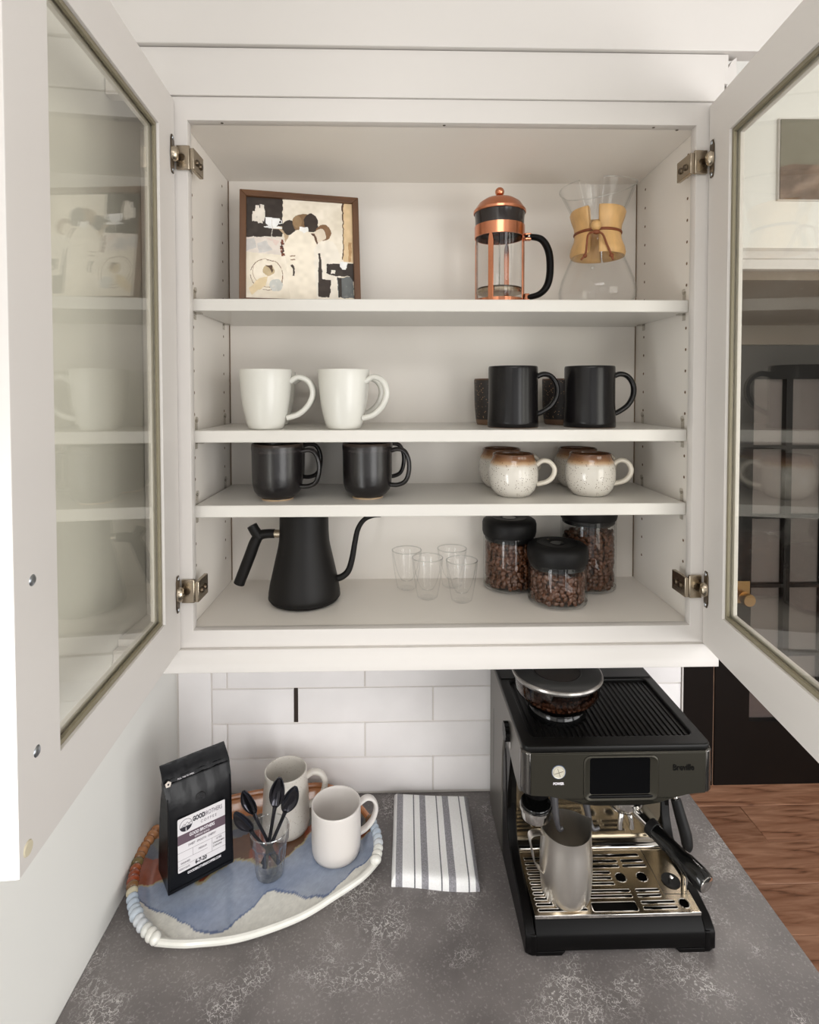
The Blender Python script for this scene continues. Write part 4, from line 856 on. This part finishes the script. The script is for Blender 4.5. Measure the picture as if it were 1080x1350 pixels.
# ---------------------------------------------------------------- coffee bag
BX = math.atan2(.067, .0909)
t = thing('coffee_bag', 'black stand-up coffee bag with a white and plum label on the platter', 'coffee bag', (-.4771, -.002, ZC+TH+.0100), rz=BX)
bagm = mat('black_foil_bag', lin(12, 12, 15), .30, noise=26, bump=1.0, spec=.3)
secs = [(0, .0, .113, .0, .060), (.004, -.001, .114, -.001, .062), (.03, -.001, .1135, -.001, .061), (.10, 0, .112, 0, .056), (.145, .0005, .112, .001, .046), (.165, 0, .1125, .004, .036), (.183, -.003, .1125, .010, .026), (.1875, -.0035, .1125, .011, .022), (.192, -.0035, .112, .012, .020), (.205, -.005, .109, .0145, .0185), (.222, -.008, .1045, .0150, .0170), (.2235, -.0075, .104, .0155, .0165)]
# each section: z, x0, x1, front y, back y; gusset folded inward at mid depth
vs_ = []; nsec = 0; NX = 14
for z, x0, x1, y0, y1 in secs:
    ym = (y0+y1)/2; gs = .010*min(1, (y1-y0)/.05)*(1 if z > .002 else .3)*min(1, z/.05+.2)
    ring = []
    for k in range(NX+1): ring.append((x0+(x1-x0)*k/NX, y0+.0016*math.sin(k*1.9+z*60)*(0 if k in (0, NX) or z < .15 else 1)-.004*math.sin(PI*k/NX)*(1 if .02 < z < .15 else 0), z))
    ring.append((x1-gs, ym, z))
    for k in range(NX, -1, -1): ring.append((x0+(x1-x0)*k/NX, y1, z))
    ring.append((x0+gs, ym, z)); nsec = len(ring); vs_ += ring
fs_ = [(a*nsec+k, a*nsec+(k+1) % nsec, (a+1)*nsec+(k+1) % nsec, (a+1)*nsec+k) for a in range(len(secs)-1) for k in range(nsec)]+[tuple(range(nsec))[::-1], tuple((len(secs)-1)*nsec+k for k in range(nsec))]
obj('bag_body', G().add(vs_, fs_), bagm, t, angle=32)
for x in (.0015, .1105): obj('side_seam', G().tube([(x, -.0012, .004), (x, -.0018, .10), (x, -.001, .145), (x, .003, .166)], .0009, 6), bagm, t)
obj('seal_ridge', G().box(.0, .109, .0085, .0115, .1865, .1885), bagm, t, bevel=.0008); obj('seal_ridge', G().box(-.002, .107, .0118, .0145, .1935, .195), bagm, t, bevel=.0006)
obj('bottom_seal', G().box(.001, .112, -.0022, .0, .006, .0072), bagm, t)
obj('valve', G().lathe([(0, .0010), (.004, .0010), (.0045, .0016), (.0075, .0016), (.009, 0)], 24).xf(T(.056, -.0005, .150) @ Matrix.Rotation(PI/2-.12, 4, 'X')), mat('black_valve', lin(28, 28, 30), .3), t)
lab = mat('white_label', lin(222, 218, 220), .5); plum = mat('plum_print', lin(96, 78, 88), .5); ink = mat('dark_ink', lin(40, 36, 44), .5); grey_ink = mat('grey_ink', lin(120, 112, 120), .5); inkw = mat('white_ink', lin(228, 224, 228), .5)
lx0, lx1, lz0, lz1 = .0150, .0975, .0345, .1295; ly = -.0052
lb = obj('label', plate([rrect(lx0, lx1, lz0, lz1, .002)], .0004, 0, T(0, ly, 0) @ XZ), lab, t, flat=True); lb['label'] = 'white printed label'
def q(x0, x1, z0, z1, m_, nm='printed_band'): obj(nm, G().box(x0, x1, ly-.0004, ly-.0001, z0, z1), m_, lb, flat=True)
q(lx0, lx1, .0835, .1005, plum)
def tx(s, x, z, size, m_, sx=1, al='CENTER', bold=0, name='lettering'): text(name, s, size, m_, lb, T(x, ly-.0006, z) @ XZ_, .00012, sx, align=al, bold=bold)
XZ_ = Matrix(((1, 0, 0, 0), (0, 0, -1, 0), (0, 1, 0, 0), (0, 0, 0, 1)))
obj('printed_emblem', plate([circ(.0290, .1150, .0108, 30), circ(.0290, .1150, .0102, 30)], .0002, 0, T(0, ly-.0004, 0) @ XZ), ink, lb, flat=True)
obj('printed_emblem', G().prism([(.0290+.0102*math.cos(a), .1150+.0102*math.sin(a)) for a in np.linspace(-PI*.93, -PI*.07, 14)], ly-.0005, ly-.0002, 'y'), ink, lb, flat=True)
obj('printed_emblem', G().prism([(.0285, .1050), (.0298, .1050), (.0296, .1110), (.0287, .1110)], ly-.0007, ly-.0004, 'y'), lab, lb, flat=True)
for k, (a, b) in enumerate(((.0195, .1150), (.0225, .1180), (.0245, .1160), (.0280, .1195), (.0310, .1165), (.0340, .1185))): obj('printed_emblem', G().prism([(a, b-.003), (a+.0035, b), (a+.006, b-.003), (a+.0055, b-.003), (a+.0035, b-.0008), (a+.0005, b-.003)], ly-.0005, ly-.0002, 'y'), ink, lb, flat=True)
tx('GOOD', .0405, .1195, .0112, ink, .60, 'LEFT', .0005); tx('BROTHERS', .0595, .1195, .0112, grey_ink, .60, 'LEFT')
tx('C O F F E E', .0680, .1088, .0068, grey_ink, .85)
tx('GOOD BROTHERS', .0565, .0945, .0078, inkw, .68, bold=.0002); tx('ESPRESSO BLEND', .0565, .0874, .0045, inkw, .75)
tx('SWEET · SMOOTH · CHERRY', .0565, .0770, .0056, grey_ink, .68)
for a, b, z0, z1 in ((lx0, lx1, .0690, .0694), (lx0, .0660, .0555, .0558), (lx0, lx1, .0450, .0453), (.0400, .0404, .0555, .0690), (.0735, .0739, .0453, .0690)): q(a, b, z0, z1, grey_ink, 'printed_rule')
tx('WASHED', .0275, .0495, .0048, grey_ink, .8); tx('MEDIUM', .0570, .0620, .0048, grey_ink, .8); tx('12 OZ', .0855, .0650, .0048, grey_ink, .8)
tx('WHOLE BEAN', .0870, .0585, .0036, ink, .75); tx('GROUND', .0850, .0530, .0036, ink, .75); tx('ROAST DATE', .0170, .0398, .0044, grey_ink, .68, 'LEFT')
tx('6-7-20', .0440, .0408, .0095, ink, .8, 'LEFT', .0003)
for z in (.0570, .0515): obj('printed_box', plate([[(.0755, z), (.0785, z), (.0785, z+.003), (.0755, z+.003)], [(.0758, z+.0003), (.0782, z+.0003), (.0782, z+.0027), (.0758, z+.0027)]], .0002, 0, T(0, ly-.0004, 0) @ XZ), ink, lb, flat=True)
tx('GOODBROTHERSCOFFEE.COM', .0600, .0285, .0058, inkw, .72, bold=.0002, name='web_lettering')
ts = Matrix.Translation((.0165, .0088, .1915)) @ Matrix.Rotation(.25, 4, 'X') @ XZ_
text('lettering', 'PULL TAB TO OPEN', .0042, inkw, t, T(.034, .0092, .1915) @ XZ_, .0001, .75)
obj('pull_mark', G().prism([(.004+.0055*math.cos(PI/2+k*PI*2/5), .1905+.0060*math.sin(PI/2+k*PI*2/5)) for k in range(5)], .0072, .0078, 'y'), mat('pale_print', lin(214, 204, 194), .5), t, flat=True)
obj('pull_mark', G().lathe([(0, 0), (.0016, 0), (.0016, .0004), (0, .0004)], 12).xf(T(.004, .0070, .1905) @ Matrix.Rotation(PI/2, 4, 'X')), ink, t)

# ---------------------------------------------------------------- espresso machine
em = thing('espresso_machine', 'black and steel espresso machine with touch screen at the right end of the worktop', 'espresso machine', (.271, .06, ZC))
def cprof():   # side view (y, z) of the housing: column behind, head over the tray
    p = [(-.010, .040), (-.010, .205)]
    p += [(-.010-.030*(1-math.cos(a)), .205+.030*math.sin(a)) for a in np.linspace(.2, PI/2, 6)]
    p += [(-.100, .236), (-.120, .238), (-.138, .246), (-.1435, .256), (-.1435, .312), (-.1400, .3165), (.155, .3165), (.158, .313), (.158, .006), (.150, .0), (-.01, .0)]
    return p
HW = .1535
obj('housing', G().prism(cprof(), -HW+.010, HW-.010, 'x'), truffle2, em, angle=30)
# side cheeks with the arch cut into them
side = [(.158, .004), (.158, .313), (.153, .3175), (-.136, .3175), (-.1440, .310), (-.1455, .262), (-.140, .246), (-.120, .234), (-.095, .230), (-.075, .224), (-.045, .200), (-.010, .130), (.010, .085), (.020, .045), (.022, .004)]
side = [(.158, .004), (.158, .313), (.153, .3175), (-.132, .3175), (-.1405, .310), (-.1425, .262), (-.137, .246), (-.118, .232), (-.082, .236), (-.045, .246), (-.022, .248), (.012, .234), (.022, .205), (.028, .12), (.028, .004)]
skirt = [(.0285, 0), (.0285, .19), (.004, .228), (-.004, .17), (-.014, .105), (-.028, .076), (-.060, .060), (-.110, .052), (-.146, .045), (-.160, .036), (-.1630, .030), (-.1630, .006), (-.158, 0)]
sidem = mat('satin_grey_side', lin(112, 108, 102), .38, .75, noise=200, bump=.02)
for s in (-1, 1):
    a, b = (-HW, -HW+.0102) if s < 0 else (HW-.0102, HW)
    ck = obj('side_panel', G().prism(side, a, b, 'x'), sidem, em, bevel=.003, angle=40)
    sk_ = obj('base_cheek', G().prism(skirt, min(s*.1515, s*.1345), max(s*.1515, s*.1345), 'x'), blackpl, em, bevel=.0025, angle=40)
    obj('recess_panel', G().prism([(.027, .05), (.027, .200), (.010, .236), (-.020, .244), (-.038, .242), (-.012, .150), (-.010, .05)], min(s*.1500, s*.1430), max(s*.1500, s*.1430), 'x'), blackpl, em)
obj('panel_seam', G().box(-HW-.0004, -HW+.002, .1135, .1145, .10, .235), blackgl, em)
# base tray
base = [(-.1345, .0), (-.160, .0)]
bprof = [(.0, .0065), (-.150, .0065), (-.1620, .0065), (-.1635, .010), (-.1635, .031), (-.1615, .0355), (-.1515, .0475), (-.1515, .0500), (-.146, .0500), (-.146, .030), (0, .030)]
obj('base_tray', G().prism(bprof, -.1346, .1346, 'x'), blackpl, em, bevel=.0012, angle=30)
for s in (-1, 1): obj('base_corner', G().prism([(s*.1335, -.1635), (s*.1415, -.1635), (s*.148, -.160), (s*.1513, -.152), (s*.1513, -.120), (s*.1335, -.120)], .0005, .034, 'z'), blackpl, em, bevel=.002)
for s in (-1, 1): obj('foot_block', G().prism([(s*.088, .0066), (s*.094, .0), (s*.1346, .0), (s*.1346, .0066)], -.1630, -.02, 'y'), blackpl, em, bevel=.0008)
obj('tray_void', G().box(-.134, .134, -.146, -.01, .030, .0315), darkvoid, em)
# slotted tray grate
def slot(x0, x1, yc, w_=.0030, r=None): return rrect(x0, x1, yc-w_/2, yc+w_/2, (r or w_/2)*.98, 3)
GX0, GX1, GY0, GY1 = -.1335, .1335, -.1505, -.0275
pl_ = [[(GX0, GY0), (GX1, GY0), (GX1, GY1), (GX0, GY1)]]
sl = []
def S(x0, x1, y, w_=.0042): sl.append((x0, x1, y, w_))
S(-.126, -.047, -.1425); S(-.127, -.047, -.1325)
for k in range(9): S(-.127, -.040 if k < 1 else -.036, -.1225+k*.0098) if k < 1 else S(-.127, -.096, -.1225+k*.0098)
S(-.0360, .0355, -.1205); S(-.036, .0355, -.1105); S(.0445, .0830, -.1205); S(.0455, .0845, -.1105)
S(-.060, .0150, -.0968); S(-.060, .0140, -.0860); S(-.060, .0160, -.0752)
S(-.052, .0360, -.0630); S(.0435, .0840, -.0630); S(-.052, .0370, -.0525); S(.0440, .0830, -.0525)
S(.0445, .0995, -.1425); S(.0450, .1000, -.1325); S(-.100, -.066, -.0968); S(-.100, -.066, -.0860); S(-.100, -.066, -.0752); S(-.1, -.06, -.063); S(-.1, -.06, -.0525); S(-.085, .08, -.041)
sl2 = []
for x0, x1, y, w_ in sl:
    if not any(abs(y-q[2]) < .004 and x0 < q[1] and x1 > q[0] for q in sl2): sl2.append((x0, x1, y, w_))
for x0, x1, y, w_ in sl2: pl_.append(slot(x0, x1, y, w_))
pl_.append(rrect(-.0375, .0355, -.1465, -.1310, .003)); pl_.append(circ(.0305, -.0858, .0088)); pl_.append(circ(.0672, -.0856, .0088)); pl_.append(rrect(.1070, .1215, -.1440, -.1275, .0070))
gm = plate(pl_, .0022, .0003, T(0, 0, .0530)); gr = obj('drip_grate', gm, steelp, em, angle=40)
lips = G()
for x0, x1, y, w_ in sl2+[(-.0375, .0355, -.13875, .0155), (.0217, .0393, -.0858, .0176), (.0584, .0760, -.0856, .0176), (.1070, .1215, -.13575, .0165)]:
    r = min(w_, x1-x0)/2*.98 if w_ < .015 or x1-x0 < .018 else .003
    P = rrect(x0-.0004, x1+.0004, y-w_/2-.0004, y+w_/2+.0004, r, 3); P = [(a, b, .0541) for a, b in P]; P.append(P[0]); P.append(P[1])
    lips.tube(P, .0009, 5, False)
obj('slot_lip', lips, chrome, gr)
obj('seam_line', G().box(.0900, .0907, -.118, -.028, .0540, .0544).xf(T(.0, 0, 0)), darkvoid, gr); obj('seam_line', G().box(.0905, .1335, -.1190, -.1184, .0540, .0544), darkvoid, gr)
obj('grate_edge', G().box(GX0-.0005, GX1+.0005, -.1525, -.1503, .0490, .0545), chrome, em, bevel=.0006)
obj('float_drain', G().lathe([(.0, .0552), (.006, .0552), (.0125, .0555), (.0150, .0558), (.0150, .0541)], 28, .1130, -.0945), blackrb, em); obj('float_pin', G().lathe([(0, .0615), (.0036, .0612), (.004, .0552)], 18, .1130, -.0945), chrome, em)
# polished back wall mirroring the tray
obj('back_wall', G().box(-.1335, .1335, -.0120, -.0100, .060, .21), mat('polished_panel', lin(150, 140, 122), .09, .95, noise=9, bump=.03), em)
obj('back_lip', G().prism([(-.0275, .0540), (-.0275, .0575), (-.024, .0605), (-.018, .0615), (-.0120, .0640), (-.0105, .0540)], -.1335, .1335, 'x'), chrome, em, bevel=.0012)
# head fascia with touch screen
fo = [(-.1405, .246), (-.110, .2440), (-.085, .2385), (-.060, .2310), (-.035, .2285), (.040, .2285), (.065, .2310), (.090, .2385), (.112, .2440), (.1405, .246), (.1405, .3125), (-.1405, .3125)]
obj('fascia', plate([fo, rrect(-.0560, .0640, .2360, .3085, .010)], .006, .0008, T(0, -.1445, 0) @ XZ), truffle, em, angle=40)
bz = [rrect(-.0560, .0640, .2360, .3085, .010), rrect(-.0440, .0510, .2445, .3030, .004)]
g = G(); nb = len(bz[0]); rings = [(bz[0], -.1480), ([(a*.97+.0001, .2722+(b_-.2722)*.955) for a, b_ in bz[0]], -.1492), (bz[1], -.1436)]
g.add([(x, y, z) for ring, y in rings for x, z in ring], [(k*nb+i, k*nb+(i+1) % nb, (k+1)*nb+(i+1) % nb, (k+1)*nb+i) for k in range(2) for i in range(nb)])
obj('screen_bezel', g, truffle, em, angle=50)
obj('touch_screen', plate([rrect(-.0450, .0520, .2440, .3082, .003)], .002, 0, T(0, -.1432, 0) @ XZ), mat('glossy_screen', lin(6, 6, 7), .05, spec=.3), em)
for s in (-1, 1): obj('corner_trim', G().prism([(s*.1400, -.1478), (s*.1455, -.1465), (s*.1515, -.1420), (s*.1543, -.1340), (s*.1543, -.1260), (s*.1400, -.1260)], .2460, .3150, 'z'), mat('gloss_dark_trim', lin(104, 101, 98), .16, .9), em, bevel=.0025, angle=40)
obj('chin', G().prism([(-.112, .2435), (-.085, .2380), (-.060, .2300), (-.035, .2270), (.040, .2270), (.065, .2300), (.090, .2380), (.114, .2435)], -.1475, -.120, 'y'), blackpl, em, bevel=.002)
pb = obj('power_button', G().lathe([(0, .0022), (.0078, .0022), (.0084, .0010), (.0098, .0016), (.0108, .0)], 32).xf(T(-.0965, -.1474, .2840) @ Matrix.Rotation(PI/2, 4, 'X')), mat('satin_button', lin(206, 200, 184), .4, .25), em, angle=30)
for a in (.3, .3+PI/2): obj('button_groove', G().box(-.0070, .0070, -.0004, .0004, 0, .0004).xf(T(-.0965, -.1496, .2840) @ Matrix.Rotation(PI/2, 4, 'X') @ Matrix.Rotation(a, 4, 'Z')), mat('groove_grey', lin(120, 114, 102), .5), pb)
obj('power_halo', G().lathe([(.0086, .0003), (.0112, .0003), (.0112, .0009), (.0086, .0012)], 32).xf(T(-.0965, -.1474, .2840) @ Matrix.Rotation(PI/2, 4, 'X')), mat('blue_grey_ring', lin(92, 102, 122), .3), pb)
text('lettering', 'POWER', .0055, inkw, em, T(-.0965, -.1478, .2650) @ XZ_, .0001, .9, bold=.0002)
text('lettering', 'Breville', .0135, mat('dark_badge', lin(34, 33, 31), .25, .6), em, T(.1040, -.1479, .2880) @ XZ_, .0005, .85, bold=.0003)
# top: rimmed warming tray with ribs
obj('top_rim', plate([rrect(-HW+.001, HW-.001, -.1440, .158, .012), rrect(-.1340, .1340, -.1180, .060, .009)], .010, .0025, T(0, 0, .3175)), truffle2, em, angle=40)
obj('front_edge_line', G().box(-.1420, .1420, -.1462, -.1440, .3118, .3135), truffle, em, bevel=.0006)
obj('tray_floor', G().box(-.135, .135, -.119, .061, .3130, .3150), blackpl, em)
for k in range(28):
    x = -.126+k*.00935
    if k >= 14 or True: obj('tray_rib', G().box(x-.0021, x+.0021, -.112, .054, .3150, .3186), blackpl, em, bevel=.0012, seg=2)
obj('water_tank_lid', G().prism([(-.148, .064), (.148, .064), (.148, .154), (-.148, .154)], .3225, .3245, 'z'), truffle2, em, bevel=.001)
# grind dial on the left side
dl = G()
P = [((.0165 if k % 2 else .0140)*math.cos(k*PI/14), (.0165 if k % 2 else .0140)*math.sin(k*PI/14)) for k in range(28)]
obj('grind_dial', G().prism(P, 0, .008, 'z').xf(T(-HW, -.034, .2800) @ Matrix.Rotation(-PI/2, 4, 'Y')), blackpl, em)
obj('dial_mark', G().box(-HW-.0012, -HW, -.058, -.050, .262, .274), chrome, em)
# hopper
hx, hy = -.068, -.037
obj('hopper_collar', G().lathe([(0, .3150), (.050, .3150), (.0505, .322), (.0500, .330), (.0475, .3335), (0, .3335)], 48, hx, hy), blackgl, em)
hb_ = obj('hopper_bowl', G().lathe([(.0480, .3325), (.052, .3350), (.064, .3500), (.0715, .3580), (.0735, .3640), (.0745, .3860), (.0728, .3860), (.0718, .3650), (.0695, .3590), (.062, .3520), (.048, .3360)], 56, hx, hy, closed=True), glass('smoky_hopper', (.66, .62, .59), (.35, .32, .3), 1.5, 1.2), em, angle=60)
obj('hopper_rim', G().lathe([(.0715, .3850), (.0775, .3850), (.0790, .3885), (.0780, .3915), (.0760, .3925), (.0715, .3925)], 60, hx, hy, closed=True), mat('satin_rim', lin(150, 146, 142), .25, .8), em)
hl = obj('hopper_lid', G().lathe([(0, .3900), (.040, .3900), (.042, .3912), (.0430, .3928), (.0745, .3932), (.0760, .3925), (.0760, .389), (0, .388)], 60, hx, hy), mat('dark_grey_lid', lin(46, 46, 46), .35, spec=.3), em, angle=40)
obj('lid_window', G().lathe([(0, .3904), (.0395, .3904), (.0395, .3912), (0, .3912)], 44, hx, hy), mat('smoked_window', lin(40, 34, 32), .08), hl)
rng = random.Random(9); P = []
for ring, (r, z) in enumerate(((.0620, .3545), (.0655, .3605), (.056, .3500), (.0570, .3620), (.048, .3625), (.038, .3625))):
    for k in range(int(2*PI*r/.0085)):
        a = 2*PI*(k+rng.random()*.5)/int(2*PI*r/.0085)
        from mathutils import Euler
        P.append(((r*math.cos(a), r*math.sin(a), z), Vector((math.cos(a), math.sin(a), 0)).to_track_quat('Z', 'Y') @ Euler((rng.uniform(-.5, .5)+(PI if rng.random() < .5 else 0), rng.uniform(-.5, .5), rng.uniform(0, 6.28))).to_quaternion(), .0055))
b = beans('coffee_beans', P, 'roasted coffee beans inside the round hopper on the espresso machine', (.271+hx, .06+hy, ZC))
c_ = obj('bean_heap', G().lathe([(0, .336), (.045, .337), (.058, .352), (.059, .358), (0, .360)], 30), core_m, b); c_['kind'] = 'stuff'
# tamping station, group head, hooks, wand
obj('tamping_disc', G().lathe([(0, .2065), (.022, .2065), (.0245, .2055), (.0255, .2030), (.0250, .2000), (0, .2000)], 40, -.1220, -.1060), blackgl, em)
obj('tamping_ring', G().lathe([(.0250, .2005), (.0262, .2000), (.0262, .1960), (.0240, .1945), (.0240, .1830), (.0230, .1810), (0, .181)], 40, -.1220, -.1060), chrome, em)
obj('station_neck', G().lathe([(.021, .2060), (.021, .2400)], 30, -.1150, -.0850), blackpl, em)
obj('group_head', G().lathe([(.034, .2400), (.035, .2150), (.037, .2130), (.037, .1950), (.033, .1920), (.030, .1925), (0, .1925)], 44, .040, -.072), chrome, em, angle=40)
gry = mat('grey_plastic', lin(70, 68, 70), .3)
def hook(x, y, dx, name, m_=gry, z=.200): obj(name, G().tube([(x, y, z+.02), (x+dx*.1, y-.004, z), (x+dx*.35, y-.009, z-.022), (x+dx*.8, y-.013, z-.040), (x+dx*1.3, y-.015, z-.046), (x+dx*2.2, y-.014, z-.044)], [.0046, .0042, .0032, .0024, .0022, .0018], 12, True, 1.7, side=(0, 1, 0), smooth=5), m_, em)
hook(-.0880, -.088, .006, 'milk_probe')
hook(-.024, -.058, .010, 'water_spout', z=.175)
g = G().tube([(.128, -.055, .2350), (.1310, -.062, .200), (.1350, -.071, .165)], .0048, 14, smooth=4)
wd = obj('steam_wand', g, chrome, em)
obj('wand_grip', G().tube([(.1335, -.068, .176), (.1380, -.078, .150), (.1420, -.086, .128), (.1430, -.090, .112), (.1405, -.092, .105)], [.0085, .0095, .0100, .0092, .0060], 18, smooth=4), blackrb, wd)
obj('wand_tip', G().tube([(.1410, -.092, .107), (.1375, -.094, .080), (.1345, -.095, .058)], [.0042, .0042, .0046], 14), chrome, wd)
obj('tray_post', G().tube([(.1272, -.1118, .054), (.1272, -.1118, .086)], .0052, 20), chrome, em, angle=40)

# portafilter
pfp = thing('portafilter', 'portafilter locked in the espresso machine, black handle pointing front right', 'portafilter', (.311, -.012, ZC+.168))
obj('basket', G().lathe([(0, .0), (.022, .001), (.028, .006), (.0315, .016), (.0320, .028), (.0330, .029), (.0330, .031), (0, .031)], 44), chrome, pfp, angle=40)
A = Vector((.012, -.026, .010)); Bv = Vector((.066, -.141, -.012)); dv = (Bv-A).normalized()
obj('neck', G().tube([A, A+dv*.022, A+dv*.030], [.0085, .0070, .0080], 20), chrome, pfp)
Lh = (Bv-A).length
obj('handle', G().tube([A+dv*k for k in (.026, .028, .036, .038, .070, Lh-.040, Lh-.034, Lh-.012, Lh-.004, Lh)], [.0105, .0125, .0130, .0118, .0122, .0130, .0150, .0158, .0154, .0138], 28), blackgl, pfp, angle=25)
obj('handle_ring', G().tube([A+dv*(.0265), A+dv*.037], .0134, 28), blackrb, pfp)
e_ = Bv; obj('end_cap', G().tube([Bv-dv*.001, Bv+dv*.0010, Bv+dv*.0018], [.0130, .0128, .0112], 28), chrome, pfp, angle=30)
for s in (-1, 1): obj('spout', G().tube([(s*.002-.002, -.006, .002), (s*.007-.002, -.012, -.006), (s*.010-.002, -.014, -.018), (s*.010-.002, -.014, -.027)], [.0055, .0048, .0042, .0046], 14, smooth=4), chrome, pfp)

# milk pitcher
mp = thing('milk_pitcher', 'brushed steel milk pitcher standing on the espresso machine drip tray', 'pitcher', (.1990, -.049, ZC+.0545))
pp = [(0, 0), (.0360, 0), (.0388, .0012), (.0398, .004), (.0412, .016), (.0424, .038), (.0425, .060), (.0412, .085), (.0402, .108)]
g = G().lathe(pp+[(.0404, .1092), (.0395, .1092), (.0393, .107), (.0403, .085), (.0416, .060), (.0419, .034), (.0405, .014), (.036, .0015), (0, .0012)], 72)
v = []
for x, y, z in g.v:
    a = math.atan2(y, x); d = abs((a-.0+PI) % (2*PI)-PI); k = max(0, 1-d/.55)*max(0, (z-.055)/.055); k = k**1.6
    v.append((x*(1+.13*k), y*(1+.1*k)*(1-.25*k), z+.006*k+.0035*max(0, (z-.09)/.018)*abs(math.cos(a))**3*(1 if x > 0 else .4)))
g.v = v
obj('body', g, steel, mp, angle=60)
hs = [(-.0395, 0, .1045), (-.049, 0, .1060), (-.060, 0, .1045), (-.0635, 0, .098), (-.0595, 0, .080), (-.0560, 0, .062), (-.0510, 0, .050), (-.0440, 0, .044), (-.0405, 0, .036), (-.0400, 0, .022)]
obj('handle', G().tube(hs, .0011, 12, True, 7, side=(0, 0, 1), smooth=5), steel, mp, angle=60)
mp.rotation_euler = (0, 0, .12)
